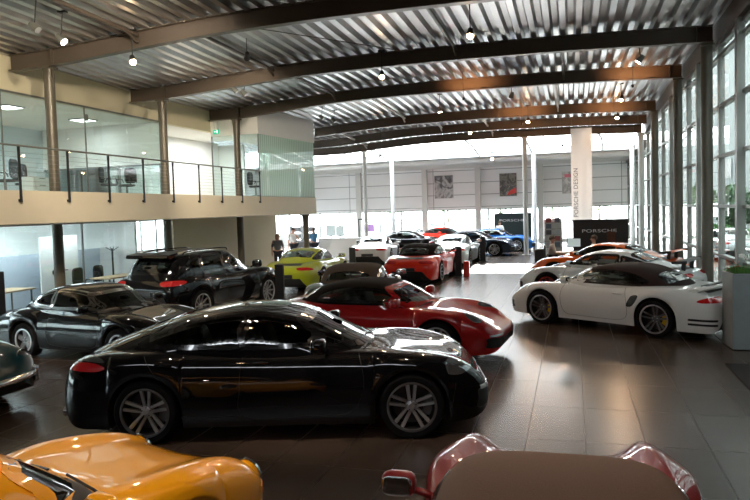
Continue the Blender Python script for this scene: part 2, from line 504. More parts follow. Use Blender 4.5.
def car(label, pos, ang, S, group=None, name='car'):
    root = empty(name, (pos[0], pos[1], 0), R(ang))
    tag(root, label, 'car', group)
    det = S.get('detail', 2)
    body, bb = build_body(S, root)
    G, gb, dense = build_green(S, root)
    BV = [bb, gb]
    gl = S.get('glass', CGLASS)
    # windows: (name, centre, direction, outline, mirrored)
    wins = S['windows']; openings = []
    for (nm, c, d, ol, mir) in wins:
        for sg in ((1, -1) if mir else (1,)):
            dd = (d[0], d[1] * sg, d[2]); cc = (c[0], c[1] * sg, c[2]); fr = frame_of(dd)
            o2 = ol if sg > 0 else mirror_pts(ol)
            openings.append((Vector(cc), fr, offset_poly(catrom(o2, S.get('wk', 4), True), -.02)))
            patch(nm, [gb], cc, dd, o2, gl, root, off=.004, k=6, skirt=0, smooth_k=S.get('wk', 4))
            patch('window_seal', [gb], cc, dd, o2, (S.get('wseal') if nm == 'windscreen' and S.get('wseal') else S.get('sealmat', GLOSSB)), root, off=.006, ring=(-.038, .014), skirt=.004, smooth_k=S.get('wk', 4))
    keep = MB(); keep.v = G.v; hx = S.get('header', .33)
    for f in G.f:
        ps = [Vector(G.v[i]) for i in f]; c = sum(ps, Vector()) / len(ps)
        nr = (ps[1] - ps[0]).cross(ps[2] - ps[0]).normalized() if len(ps) < 6 else Vector((0, 0, 1))
        # outward
        if nr.dot(c - Vector((S.get('gxm', 0) if False else c.x * .7, 0, .9))) < 0: nr = -nr
        cut = False
        for (oc, (d, u, v), ol) in openings:
            if nr.dot(d) < .15 and not (abs(nr.dot(d)) < .5 and False): continue
            a, b = (c - oc).dot(u), (c - oc).dot(v)
            if in_poly((a, b), ol): cut = True; break
        if not cut:
            keep.f.append(f)
            if S.get('softtop'): keep.m.append(1 if c.x < hx - .02 and c.z > S.get('softz', .9) else 0)
            else: keep.m.append(1 if S.get('roofmat') and c.z > S.get('roofz', 1.2) else 0)
    used = sorted({i for f in keep.f for i in f}); mp = {o: k for k, o in enumerate(used)}
    g2 = MB(); g2.v = [keep.v[i] for i in used]; g2.f = [tuple(mp[i] for i in f) for f in keep.f]; g2.m = keep.m
    if S.get('softtop'):
        a = MB(); b = MB(); a.v = g2.v; b.v = list(g2.v)
        for f, mi in zip(g2.f, g2.m): (b if mi else a).f.append(f); (b if mi else a).m.append(0)
        a.build('windscreen_frame', S['paint'], root, smooth='all')
        o = b.build('soft_top', S['softtop'], root, smooth='all')
        o['label'] = S.get('softlabel', 'fabric folding roof')
    else:
        g2.build('roof', [S['paint'], S.get('roofmat') or S['paint']], root, smooth='all')
    # cabin
    if S.get('cabin', True):
        sm = S.get('seatmat', CABIN)
        sx = S.get('seatx', -.15); rows = S.get('seatrows', 1)
        for rI in range(rows):
            for sg in (1, -1):
                s = MB(); x = sx - rI * .85
                s.sell((x, sg * .36, .48), (.50, .46, .18), .5)
                s.sell((x - .27, sg * .36, .78), (.15, .44, .62), .5, M=Matrix.Rotation(R(-14), 3, 'Y'))
                s.sell((x - .34, sg * .36, 1.08), (.10, .24, .18), .6)
                s.build('seat', sm, root, smooth='all')
        dsh = MB(); dsh.sell((S.get('dashx', .72), 0, .80), (.50, 1.24, .26), .45, nu=28)
        dsh.build('dashboard', CABIN, root, smooth='all')
        w = MB(); c = Vector((S.get('dashx', .72) - .32, .36, .86)); M = Matrix.Rotation(R(-25), 3, 'Y')
        pts = [c + M @ Vector((0, .18 * math.cos(2 * PI * i / 24), .18 * math.sin(2 * PI * i / 24))) for i in range(25)]
        w.path(pts, .014, n=6)
        for a in (0, PI, -PI / 2): w.tube(c, c + M @ Vector((0, .18 * math.cos(a), .18 * math.sin(a))), .016, n=6)
        w.sell(c, (.05, .12, .12), .8)
        w.build('steering_wheel', BLACKP, root, smooth='all')
    # lamps, grilles and badges projected on the body
    for (nm, c, d, ol, m, mir, off) in S['patches']:
        for sg in ((1, -1) if mir else (1,)):
            patch(nm, [bb], (c[0], c[1] * sg, c[2]), (d[0], d[1] * sg, d[2]), ol if sg > 0 else mirror_pts(ol), m, root, off=off)
    # mirrors
    mx, my, mz = S['mirror']
    for sg in S.get('mirror_sides', (1, -1)):
        m = MB(); m.sell((mx, sg * my, mz), S.get('mirror_size', (.14, .24, .15)), .6, nu=20)
        m.tube((mx + .02, sg * (my - .08), mz - .04), (mx + .06, sg * (my - .24), mz - .10), .022, n=8)
        o = m.build('side_mirror', S.get('mirrormat', S['paint']), root, smooth='all')
        g = MB(); e = S.get('mirror_size', (.14, .24, .15)); g.sell((mx - e[0] * .5, sg * my, mz), (.012, e[1] * .84, e[2] * .8), .5)
        g.build('mirror_glass', CHROME, o, smooth='all')
    if det > 0:
        for sg in (1, -1):
            # door seams and sill line
            for ln in S['seams']:
                pts = catrom([(a, sg * 1.0, b) for a, b in ln], 10)
                q = surf_line('s', [bb], pts, (0, sg, 0), BLACKP, root)
                if q: q.build('panel_seam' if len(ln) < 3 else 'door_seam', BLACKP, root)
            for (hx_, hz) in S['handles']:
                h = bb.ray_cast(Vector((hx_, sg * 2, hz)), Vector((0, -sg, 0)))
                if h[0]:
                    H = MB(); H.sell(h[0] + Vector((0, sg * .012, 0)), (.20, .035, .035), .6)
                    H.build('door_handle', S.get('handlemat', S['paint']), root, smooth='all')
        W = MB()
        for y0 in (-.12, .42):
            a = Vector((S['cowl'] + .02, y0, 0)); pts = []
            for t in (0, .25, .5, .75, 1):
                p = Vector((S['cowl'] - .02 - .10 * t * S.get('wipk', 1), y0 - .5 * t, 2)); h1 = gb.ray_cast(p, Vector((0, 0, -1))); h2 = bb.ray_cast(p, Vector((0, 0, -1)))
                z = max([h[0].z for h in (h1, h2) if h[0]] or [.9]); pts.append((p.x, p.y, z + .018))
            W.path(pts, .009, n=5)
        W.build('wiper', BLACKP, root)
    make_wheels(root, S)
    for fn in S.get('extra', []): fn(root, S, bb, gb)
    return root
# ------------------------------------------------------------------ car kinds
def SD(poly): return [(-x, z) for x, z in poly]          # side view outline -> patch plane (left side)
def rect(w, h, sk=0., sy=0.): return [(-w, -h), (0, -h - sy * .3), (w, -h + sy), (w * 1.02, 0), (w, h + sy), (sk, h), (-w, h), (-w * 1.02, 0)]
def oval(a, b, n=12, rot=0., p=1.): return [(a * math.cos(t) * math.cos(rot) - b * math.sin(t) * math.sin(rot), a * math.cos(t) * math.sin(rot) + b * math.sin(t) * math.cos(rot)) for t in [2 * PI * i / n for i in range(n)]]
SIDE = (0, 1, 0)
P_BLACK = paint('paint_black', (.004, .004, .005))
SOFTOLV = mat('soft_top_olive', (.040, .028, .020), .9, noise=.25, nscale=120, bump=.3); P_PEARL = paint('paint_pearl_white', (.58, .59, .60)); P_RED = paint('paint_red', (.42, .01, .012)); P_DRED = paint('paint_dark_red', (.15, .010, .011))
P_WHITE = paint('paint_white', (.84, .84, .83)); P_ORANGE = paint('paint_orange', (.85, .13, .01))
P_YEL = paint('paint_amber_orange', (.88, .36, .006)); P_LIME = paint('paint_lime', (.33, .39, .018))
P_SILV = paint('paint_silver', (.48, .50, .50), .6, .3); P_BLUE = paint('paint_blue', (.01, .12, .42)); P_TEAL = paint('paint_dark_teal', (.006, .045, .06))
P_BRIGHTRED = paint('paint_bright_red', (.85, .03, .012)); P_DKBLUE = paint('paint_dark_blue', (.015, .025, .045)); P_GREY = paint('paint_grey', (.2, .21, .21), .5, .3)
P_ANTH = paint('paint_anthracite', (.035, .033, .03), .4, .3)
SOFTBLK = mat('soft_top_black', (.006, .005, .005), .9, spec=.1, noise=.3, nscale=90, bump=.3)
SOFTBRN = mat('soft_top_brown', (.028, .010, .008), .85, noise=.25, nscale=90, bump=.3)
SOFTBRN2 = mat('soft_top_taupe', (.105, .060, .042), .9, noise=.25, nscale=120, bump=.3)
REDRIM = mat('rim_red', (.5, .03, .02), .3, .3, 1.); ORIM = mat('rim_bright', (.7, .7, .72), .2, 1.)
YCAL = mat('caliper_yellow', (.7, .45, .02), .35); RCAL = mat('caliper_red', (.6, .02, .02), .35)

def exhausts(xs):
    def f(root, S, bb, gb):
        for sg in (1, -1):
            for (x, y, z, r) in xs:
                m = MB(); m.lathe([(r * .8, .12), (r * .8, 0), (r, 0), (r, .14)], c=(x, sg * y, z), axis='X', n=20)
                m.build('exhaust_pipe', CHROME, root, smooth=True)
    return f
def wing(x=-2.0, z=1.12, span=.78, m=None, base=.86, tip=None):
    def f(root, S, bb, gb):
        M_ = m or S['paint']
        w = MB(); n = 14; pr = [(0, 0), (.10, .028), (.22, .02), (.30, -.012), (.22, -.004), (.10, .004)]
        for k in range(n + 1):
            y = -span + 2 * span * k / n; sw = .06 * (1 - (y / span)**2)
            for a, b in pr: w.v.append((x + .15 - a + sw, y, z + b))
        q = len(pr)
        for k in range(n):
            for j in range(q): w.f.append((k * q + j, k * q + (j + 1) % q, k * q + q + (j + 1) % q, k * q + q + j)); w.m.append(0)
        w.f += [tuple(range(q)), tuple(range(n * q, n * q + q))]; w.m += [0, 0]
        o = w.build('rear_wing', M_, root, smooth=True)
        for sg in (1, -1):
            e = MB(); e.prism([(x + .17, z - .035), (x + .17, z + .03), (x - .17, z + .045), (x - .17, z - .02)], sg * span - .008, sg * span + .008, 'XZ'); e.build('end_plate', tip or M_, o)
            e = MB(); e.prism([(x + .06, base - .06), (x + .08, base + .04), (x + .06, z + .01), (x - .03, z + .01), (x - .01, base - .06)], sg * .34 - .012, sg * .34 + .012, 'XZ'); e.build('wing_support', BLACKP, o)
    return f
def lip_spoiler(x=-1.98, z=.93, span=.66, dz=.10):
    def f(root, S, bb, gb):
        w = MB(); n = 16; pr = [(.30, -.06), (.12, .025), (-.14, .055), (-.20, .045), (-.12, -.01), (.1, -.08)]
        for k in range(n + 1):
            y = -span + 2 * span * k / n; t = abs(y / span); dx = .26 * t**3; dzz = -.07 * t**4
            for a, b in pr: w.v.append((x + a + dx, y, z + b + dzz))
        q = len(pr)
        for k in range(n):
            for j in range(q): w.f.append((k * q + j, k * q + (j + 1) % q, k * q + q + (j + 1) % q, k * q + q + j)); w.m.append(0)
        w.f += [tuple(range(q)), tuple(range(n * q, n * q + q))]; w.m += [0, 0]
        o = w.build('rear_spoiler', S['paint'], root, smooth=True)
        s = MB(); s.box((x + .02, 0, z + .055), (.05, span * 1.5, .012)); s.box((x + .12, 0, z + .035), (.03, span * 1.5, .012)); s.build('spoiler_slot', BLACKP, o)
    return f
def crest_badge(x, z, d=(.5, 0, 1)):
    def f(root, S, bb, gb):
        patch('hood_crest', [bb], (x, 0, z), d, [(-.026, .035), (0, .042), (.026, .035), (.024, -.01), (0, -.04), (-.024, -.01)], GOLD, root, off=.004, k=2, skirt=.003, smooth_k=2)
    return f
def grille_bars(c, w, zs, m=None):
    def f(root, S, bb, gb):
        for z in zs:
            b = MB(); pts = []
            for i in range(9):
                y = -w + 2 * w * i / 8; h = bb.ray_cast(Vector((c * 3, y, z)), Vector((-1 if c > 0 else 1, 0, 0)))
                if h[0]: pts.append(h[0] + Vector((.012 if c > 0 else -.012, 0, 0)))
            if len(pts) > 2: b.path(pts, .008, n=5); b.build('grille_bar', m or DKSIL, root)
    return f

W911 = [('windscreen', (1, 0, 0), (1, 0, 0), [(-.64, .93), (0, .90), (.64, .93), (.60, 1.05), (.545, 1.15), (.44, 1.185), (0, 1.20), (-.44, 1.185), (-.545, 1.15), (-.60, 1.05)], False),
        ('side_window', (0, 1, 0), (0, 1, 0), SD([(.70, .955), (.45, 1.08), (.20, 1.17), (-.05, 1.205), (-.35, 1.20), (-.53, 1.18), (-.545, 1.06), (-.54, .955), (.1, .945)]), True)]
QUART = ('quarter_window', (0, 1, 0), (0, 1, 0), SD([(-.60, .965), (-.605, 1.07), (-.60, 1.165), (-.80, 1.12), (-1.02, 1.05), (-1.2, .98), (-.9, .962)]), True)
REARF = ('rear_window', (-1.0, 0, 1.13), (-.42, 0, 1), [(-.44, -.24), (0, -.27), (.44, -.24), (.47, 0), (.46, .22), (0, .27), (-.46, .22), (-.47, 0)], False)
S911 = dict(name='s911', L=4.50, R=.345, R2=.35, tw=.26, xf=1.27, xr=-1.18, track=1.56, track2=1.60, sill=.17, rim='twin', rimmat=SILV, lipmat=SILV, paint=P_BLACK,
    top=[(-2.25, .76), (-2.0, .83), (-1.7, .90), (-1.2, .93), (.8, .90), (1.0, .885), (1.3, .80), (1.7, .70), (1.95, .62), (2.1, .57)],
    crest=[(-2.25, .76), (-2.0, .83), (-1.7, .89), (-1.3, .925), (-.9, .915), (-.3, .885), (.4, .875), (.9, .875), (1.25, .865), (1.55, .835), (1.8, .77), (2.0, .66), (2.12, .58)],
    hw=[(-2.25, .80), (-1.95, .87), (-1.5, .905), (-1.1, .905), (-.5, .875), (.3, .865), (.9, .87), (1.3, .875), (1.7, .85), (1.95, .80), (2.25, .74)],
    cy=.775, valley=.5, cab=(-.95, .80), flare=.022, df=.40, dr=.30, zbF=.40, zbR=.46, kF=.50, kR=.66, nR=4.2, nF=3.0,
    roof=[(1.22, .80), (.98, .90), (.66, 1.07), (.36, 1.215), (.12, 1.275), (-.15, 1.30), (-.50, 1.275), (-.90, 1.19), (-1.30, 1.055), (-1.65, .93), (-1.95, .80)],
    gw=[(.80, .76), (.92, .735), (1.0, .71), (1.1, .67), (1.18, .625), (1.235, .56), (1.27, .46), (1.29, .32), (1.30, .10)], gnF=3.4, gnR=2.7, gxm=-.25,
    windows=W911 + [QUART, REARF], mirror=(.62, .98, .98), cowl=1.02, header=.33,
    seams=[[(.78, .87), (.82, .6), (.72, .3), (.4, .26), (-.4, .26), (-.62, .35), (-.62, .6), (-.55, .88)], [(1.55, .83), (1.62, .7)]], handles=[(-.42, .76)], dashx=.68, seatx=-.12,
    patches=[('headlamp', (1.78, .64, .74), (.80, .28, .62), oval(.115, .155, rot=.15), WHITEL, True, .006),
             ('air_intake', (2.1, .56, .36), (1, .25, 0), rect(.20, .075), BLACKP, True, .004),
             ('running_lamp', (2.1, .57, .47), (1, .28, 0), rect(.16, .014), DRLM, True, .008),
             ('air_intake', (2.2, 0, .28), (1, 0, 0), rect(.38, .05), BLACKP, False, .004),
             ('tail_lamp', (-2.1, .62, .735), (-1, .38, .2), [(-.27, .0), (-.2, -.04), (0, -.05), (.2, -.03), (.26, .02), (.2, .055), (0, .055), (-.2, .035)], REDL, True, .008),
             ('engine_grille', (-1.88, 0, .92), (-.3, 0, 1), rect(.42, .10), BLACKP, False, .006),
             ('rear_diffuser', (-2.2, 0, .37), (-1, 0, 0), rect(.34, .03), BLACKP, False, .004),
             ('number_plate', (-2.25, 0, .52), (-1, 0, 0), rect(.25, .055), PLATE, False, .008)],
    extra=[crest_badge(1.85, .72), exhausts([(-2.24, .52, .27, .05)])])
def V(base, **k):
    d = dict(base); ex = k.pop('add', []); d.update(k); d['extra'] = list(d.get('extra', [])) + ex; return d
CABR = dict(roof=[(1.22, .80), (.98, .90), (.66, 1.07), (.38, 1.205), (.14, 1.255), (-.25, 1.285), (-.62, 1.265), (-.98, 1.18), (-1.26, 1.05), (-1.46, .93), (-1.60, .82)], gnR=2.6,
    windows=W911 + [('rear_window', (-1.17, 0, 1.05), (-.8, 0, 1), [(-.42, -.13), (0, -.15), (.42, -.13), (.44, 0), (.41, .13), (0, .15), (-.41, .13), (-.44, 0)], False)],
    gw=[(.80, .76), (.92, .735), (1.0, .71), (1.1, .67), (1.18, .62), (1.225, .55), (1.255, .45), (1.277, .31), (1.285, .10)])
CABR['windows'] = [W911[0], ('side_window', (0, 1, 0), (0, 1, 0), SD([(.70, .955), (.45, 1.07), (.22, 1.145), (0, 1.17), (-.3, 1.165), (-.58, 1.13), (-.80, 1.06), (-.92, .965), (-.3, .948)]), True), CABR['windows'][2]]
S_CAB = V(S911, gtop=3.2, header=.36, **CABR)
# long fastback saloon
S_PAN = dict(name='pan', L=4.97, R=.355, tw=.27, xf=1.515, xr=-1.405, track=1.62, track2=1.62, sill=.17, rim='twin', rimmat=SILV, lipmat=SILV, paint=P_BLACK,
    top=[(-2.48, .86), (-2.2, .93), (-1.8, .99), (-1.2, 1.0), (.8, .97), (1.1, .955), (1.5, .905), (1.9, .83), (2.15, .74), (2.35, .64)],
    crest=[(-2.48, .84), (-2.2, .92), (-1.8, .985), (-1.4, 1.0), (-.8, .975), (0, .955), (.8, .95), (1.2, .94), (1.6, .915), (1.9, .86), (2.15, .76), (2.35, .65)],
    hw=[(-2.48, .84), (-2.1, .91), (-1.6, .945), (-1.2, .945), (-.5, .93), (.5, .925), (1.2, .93), (1.6, .93), (2.0, .90), (2.25, .84), (2.48, .78)],
    cy=.80, valley=.25, cab=(-1.6, .95), flare=.022, df=.42, dr=.36, zbF=.40, zbR=.60, kF=.55, kR=.66,
    roof=[(1.32, .86), (1.06, .97), (.72, 1.13), (.39, 1.285), (.08, 1.375), (-.25, 1.415), (-.65, 1.405), (-1.05, 1.335), (-1.45, 1.22), (-1.85, 1.085), (-2.15, .97), (-2.35, .86)],
    gw=[(.86, .83), (1.0, .80), (1.1, .765), (1.2, .72), (1.28, .675), (1.335, .61), (1.375, .50), (1.40, .34), (1.415, .10)], gnF=3.4, gnR=2.8, gxm=-.3,
    windows=[('windscreen', (1, 0, 0), (1, 0, 0), [(-.70, 1.0), (0, .965), (.70, 1.0), (.65, 1.14), (.585, 1.255), (.47, 1.29), (0, 1.31), (-.47, 1.29), (-.585, 1.255), (-.65, 1.14)], False),
             ('front_side_window', (0, 1, 0), (0, 1, 0), SD([(.76, 1.03), (.52, 1.15), (.27, 1.255), (.0, 1.315), (-.24, 1.33), (-.30, 1.25), (-.32, 1.02), (.2, 1.015)]), True),
             ('rear_side_window', (0, 1, 0), (0, 1, 0), SD([(-.38, 1.02), (-.37, 1.2), (-.34, 1.33), (-.7, 1.31), (-1.05, 1.235), (-1.4, 1.12), (-1.55, 1.045), (-1.3, 1.025), (-.8, 1.02)]), True),
             ('rear_window', (-1.62, 0, 1.17), (-.36, 0, 1), [(-.46, -.34), (0, -.37), (.46, -.34), (.50, 0), (.48, .30), (0, .34), (-.48, .30), (-.50, 0)], False)],
    sealmat=GLOSSB, mirror=(.54, 1.03, 1.06), mirror_size=(.16, .25, .16), cowl=1.12, header=.42, seatrows=2, seatx=.05, dashx=.85,
    seams=[[(.95, .93), (1.0, .6), (.86, .32), (.5, .28), (-.3, .28), (-.36, .6), (-.33, .94)], [(-.36, .3), (-.95, .3), (-1.05, .5), (-1.25, .75), (-1.4, .97)], [(1.95, .33), (2.0, .6)]], handles=[(-.12, .86), (-1.18, .88)],
    patches=[('headlamp', (2.02, .70, .73), (.75, .42, .62), [(-.20, -.05), (-.05, -.10), (.12, -.10), (.21, -.03), (.20, .07), (.08, .12), (-.1, .10), (-.2, .04)], WHITEL, True, .006),
             ('air_intake', (2.3, .60, .40), (1, .35, 0), rect(.19, .10), BLACKP, True, .004),
             ('running_lamp', (2.3, .62, .515), (1, .40, 0), rect(.14, .022), DRLM, True, .010),
             ('air_intake', (2.4, 0, .42), (1, 0, 0), rect(.36, .10), BLACKP, False, .004),
             ('tail_lamp', (-2.15, .72, .86), (-.62, .78, .15), [(-.34, .0), (-.26, -.05), (-.05, -.06), (.15, -.055), (.30, -.01), (.18, .015), (0, .03), (-.2, .035)], REDL, True, .006),
             ('reversing_lamp', (-2.15, .72, .92), (-.62, .78, .15), [(-.30, -.012), (-.05, -.016), (.25, -.045), (.12, .022), (-.05, .04), (-.24, .03)], WHITEL, True, .012),
             ('rear_diffuser', (-2.4, 0, .32), (-1, 0, 0), rect(.55, .09), BLACKP, False, .004),
             ('number_plate', (2.48, 0, .42), (1, 0, 0), rect(.25, .055), PLATE, False, .014)],
    extra=[crest_badge(2.12, .80), grille_bars(1, .33, (.36, .42, .48)), exhausts([(-2.45, .60, .30, .05), (-2.45, .48, .30, .05)])])
# tall sport utility
S_SUV = dict(name='suv', L=4.80, R=.385, tw=.27, xf=1.47, xr=-1.42, track=1.64, track2=1.64, sill=.26, rim='ten', rimmat=SILV, lipmat=SILV, paint=P_BLACK, zm=.66,
    top=[(-2.4, 1.02), (-2.1, 1.10), (-1.5, 1.12), (.8, 1.10), (1.1, 1.09), (1.5, 1.05), (1.9, .98), (2.2, .86), (2.35, .76)],
    crest=[(-2.4, 1.0), (-2.1, 1.08), (-1.4, 1.12), (-.6, 1.09), (.6, 1.06), (1.2, 1.06), (1.6, 1.04), (1.95, .97), (2.2, .86), (2.35, .76)],
    hw=[(-2.4, .86), (-2.0, .92), (-1.4, .95), (0, .94), (1.2, .945), (1.7, .93), (2.1, .88), (2.4, .80)],
    cy=.82, valley=.2, cab=(-1.7, .95), flare=.03, df=.36, dr=.26, zbF=.55, zbR=.70, kF=.6, kR=.78,
    roof=[(1.40, .98), (1.12, 1.10), (.80, 1.28), (.48, 1.47), (.20, 1.60), (-.25, 1.675), (-.8, 1.68), (-1.3, 1.655), (-1.75, 1.60), (-1.98, 1.50), (-2.12, 1.33), (-2.22, 1.15), (-2.28, 1.0)],
    gw=[(1.0, .84), (1.12, .82), (1.25, .79), (1.4, .745), (1.52, .70), (1.59, .64), (1.635, .54), (1.665, .36), (1.68, .12)], gnF=3.6, gnR=4.2, gxm=-.6,
    windows=[('windscreen', (1, 0, 0), (1, 0, 0), [(-.72, 1.13), (0, 1.10), (.72, 1.13), (.69, 1.30), (.62, 1.47), (.52, 1.51), (0, 1.53), (-.52, 1.51), (-.62, 1.47), (-.69, 1.30)], False),
             ('front_side_window', (0, 1, 0), (0, 1, 0), SD([(.85, 1.16), (.6, 1.30), (.35, 1.43), (.05, 1.52), (-.26, 1.54), (-.32, 1.4), (-.34, 1.15), (.2, 1.15)]), True),
             ('rear_side_window', (0, 1, 0), (0, 1, 0), SD([(-.40, 1.16), (-.39, 1.4), (-.36, 1.545), (-.8, 1.545), (-1.12, 1.52), (-1.16, 1.35), (-1.18, 1.16), (-.8, 1.155)]), True),
             ('quarter_window', (0, 1, 0), (0, 1, 0), SD([(-1.25, 1.18), (-1.22, 1.35), (-1.2, 1.50), (-1.5, 1.45), (-1.75, 1.32), (-1.82, 1.22), (-1.5, 1.18)]), True),
             ('rear_window', (-2.1, 0, 1.32), (-1, 0, .35), [(-.60, -.14), (0, -.16), (.60, -.14), (.60, 0), (.55, .15), (0, .18), (-.55, .15), (-.60, 0)], False)],
    mirror=(.78, 1.05, 1.20), mirror_size=(.17, .25, .20), cowl=1.15, header=.5, seatrows=2, seatx=.05, dashx=.85,
    seams=[[(.95, 1.03), (1.0, .7), (.86, .42), (-.3, .38), (-.36, .7), (-.34, 1.08)], [(-.36, .4), (-.95, .4), (-1.05, .6), (-1.2, 1.1)]], handles=[(-.12, .98), (-1.08, .99)],
    patches=[('headlamp', (2.05, .70, .88), (.75, .45, .5), oval(.18, .11), WHITEL, True, .006),
             ('tail_lamp', (-2.2, .78, 1.0), (-.8, .8, .1), [(-.28, -.01), (-.1, -.06), (.2, -.07), (.30, -.02), (.22, .04), (0, .05), (-.25, .04)], REDL, True, .008),
             ('number_plate', (-2.4, 0, .78), (-1, 0, 0), rect(.26, .06), PLATE, False, .008),
             ('rear_bumper_trim', (-2.4, 0, .45), (-1, 0, 0), rect(.6, .08), BLACKP, False, .006)],
    extra=[exhausts([(-2.36, .55, .38, .05)])])
def roof_lip(root, S, bb, gb):
    m = MB(); m.prism([(-1.80, 1.60), (-1.80, 1.655), (-2.14, 1.62), (-2.17, 1.55), (-2.05, 1.52)], -.60, .60, 'XZ'); m.build('roof_spoiler', S['paint'], root, bevel=.012)
    for sg in (1, -1):
        m = MB(); m.path(catrom([(.1, sg * .60, 1.60), (0, sg * .60, 1.665), (-.8, sg * .61, 1.68), (-1.5, sg * .60, 1.655), (-1.62, sg * .59, 1.60)], 5), .015, n=8); m.build('roof_rail', GLOSSB, root, smooth=True)
S_SUV['extra'].append(roof_lip)
# older rear-engined coupe with upright round lamps
def round_lamps(x=2.0, y=.60, z=.575, r=.095, tilt=22):
    def f(root, S, bb, gb):
        for sg in (1, -1):
            e = empty('headlamp', (x, sg * y, z)); e.parent = root; e.rotation_euler = (0, R(-tilt), 0)
            m = MB(); m.lathe([(r * 1.0, .02), (r * 1.10, .0), (r * 1.10, -.04), (r * .9, -.10)], axis='X', n=28); m.lathe([(r * .98, .02), (r * 1.06, .035), (r * 1.12, .015)], axis='X', n=28, mi=1)
            m.build('lamp_bezel', [S['paint'], CHROME], e, smooth=True)
            g = MB(); g.lathe([(0.0005, .05), (r * .4, .047), (r * .75, .035), (r * 1.0, .012)], axis='X', n=28); g.build('lamp_glass', WHITEL, e, smooth=True)
    return f
def bumpers(S_=None):
    def f(root, S, bb, gb):
        for sx in (1, -1):
            m = MB(); pts = []
            for i in range(21):
                t = -1 + 2 * i / 20; y = t * S.get('bw', .78); x = sx * (S['L'] / 2 + .02 - .30 * abs(t)**3.2)
                pts.append((x, y, S.get('bz', .40)))
            m.path(pts, .045, n=10); m.build('bumper', S.get('bumpmat', S['paint']), root, smooth=True)
    return f
W911C = [('windscreen', (.9, 0, 0), (1, 0, 0), [(-.60, .89), (0, .865), (.60, .89), (.565, 1.03), (.51, 1.14), (.42, 1.17), (0, 1.185), (-.42, 1.17), (-.51, 1.14), (-.565, 1.03)], False),
        ('side_window', (0, 1, 0), (0, 1, 0), SD([(.62, .92), (.45, 1.05), (.28, 1.16), (.10, 1.205), (-.15, 1.225), (-.40, 1.215), (-.42, 1.05), (-.42, .915), (.1, .91)]), True)]
S_OLD = dict(name='old', L=4.25, R=.315, tw=.22, xf=1.20, xr=-1.08, track=1.38, track2=1.42, sill=.19, rim='cup', rimmat=SILV, lipmat=SILV, paint=P_BLACK, zm=.50,
    top=[(-2.12, .60), (-1.9, .74), (-1.5, .86), (-1.1, .90), (.7, .86), (.86, .855), (1.2, .81), (1.6, .755), (1.85, .67), (2.02, .57)],
    crest=[(-2.12, .58), (-1.9, .72), (-1.5, .84), (-1.1, .885), (-.5, .87), (.3, .86), (.8, .86), (1.2, .85), (1.5, .82), (1.72, .775), (1.88, .715), (1.98, .65), (2.06, .58)],
    hw=[(-2.12, .74), (-1.8, .79), (-1.3, .82), (-.9, .81), (0, .79), (.8, .795), (1.25, .81), (1.6, .80), (1.9, .76), (2.12, .70)],
    cy=.77, valley=.5, cab=(-.85, .66), flare=.025, df=.22, dr=.34, zbF=.42, zbR=.42, kF=.80, kR=.70, nF=2.4,
    roof=[(1.0, .76), (.84, .86), (.62, 1.02), (.42, 1.16), (.25, 1.235), (-.05, 1.285), (-.40, 1.295), (-.75, 1.25), (-1.10, 1.14), (-1.45, .97), (-1.75, .80), (-1.9, .70)],
    gw=[(.70, .72), (.86, .70), (.95, .68), (1.1, .62), (1.19, .565), (1.24, .50), (1.27, .40), (1.288, .26), (1.295, .10)], gnF=3.4, gnR=2.7, gxm=-.25,
    windows=W911C + [('quarter_window', (0, 1, 0), (0, 1, 0), SD([(-.48, .925), (-.48, 1.07), (-.475, 1.20), (-.7, 1.165), (-.95, 1.08), (-1.15, .98), (-1.1, .935), (-.8, .925)]), True),
        ('rear_window', (-1.05, 0, 1.14), (-.48, 0, 1), [(-.42, -.20), (0, -.23), (.42, -.20), (.44, 0), (.42, .18), (0, .22), (-.42, .18), (-.44, 0)], False)],
    mirror=(.55, .90, .96), mirror_size=(.10, .20, .13), cowl=.88, header=.30, glass=CGLASS,
    seams=[[(.68, .85), (.72, .6), (.62, .28), (-.3, .26), (-.5, .4), (-.46, .86)]], handles=[(-.35, .74)], dashx=.55, seatx=-.15,
    patches=[('indicator', (2.0, .62, .47), (1, .3, 0), rect(.10, .028), ORAL, True, .008),
             ('tail_lamp', (-2.05, .45, .58), (-1, .2, .1), rect(.24, .05), REDL, True, .008),
             ('engine_grille', (-1.62, 0, .86), (-.4, 0, 1), rect(.34, .12), BLACKP, False, .006)],
    bw=.74, bz=.40, extra=[round_lamps(), bumpers()])
S_OLDCAB = V(S_OLD, gtop=4.2, gnF=4.2, header=.40, crest=[(-2.12, .58), (-1.9, .72), (-1.5, .84), (-1.1, .885), (-.5, .87), (.3, .86), (.8, .86), (1.2, .88), (1.5, .875), (1.70, .85), (1.84, .81), (1.94, .75), (2.04, .64)], roof=[(1.0, .76), (.84, .86), (.64, 1.02), (.46, 1.165), (.37, 1.235), (.15, 1.275), (-.30, 1.285), (-.75, 1.24), (-1.02, 1.12), (-1.2, .97), (-1.32, .84), (-1.4, .76)],
    gw=[(.76, .72), (.86, .70), (.95, .68), (1.1, .60), (1.18, .55), (1.225, .51), (1.25, .47), (1.275, .39), (1.285, .15)],
    windows=[W911C[0], ('side_window', (0, 1, 0), (0, 1, 0), SD([(.62, .92), (.45, 1.05), (.28, 1.13), (.10, 1.165), (-.2, 1.17), (-.5, 1.15), (-.72, 1.05), (-.78, .92), (.1, .91)]), True),
             ('rear_window', (-1.0, 0, 1.1), (-.9, 0, 1), rect(.33, .09), False)])
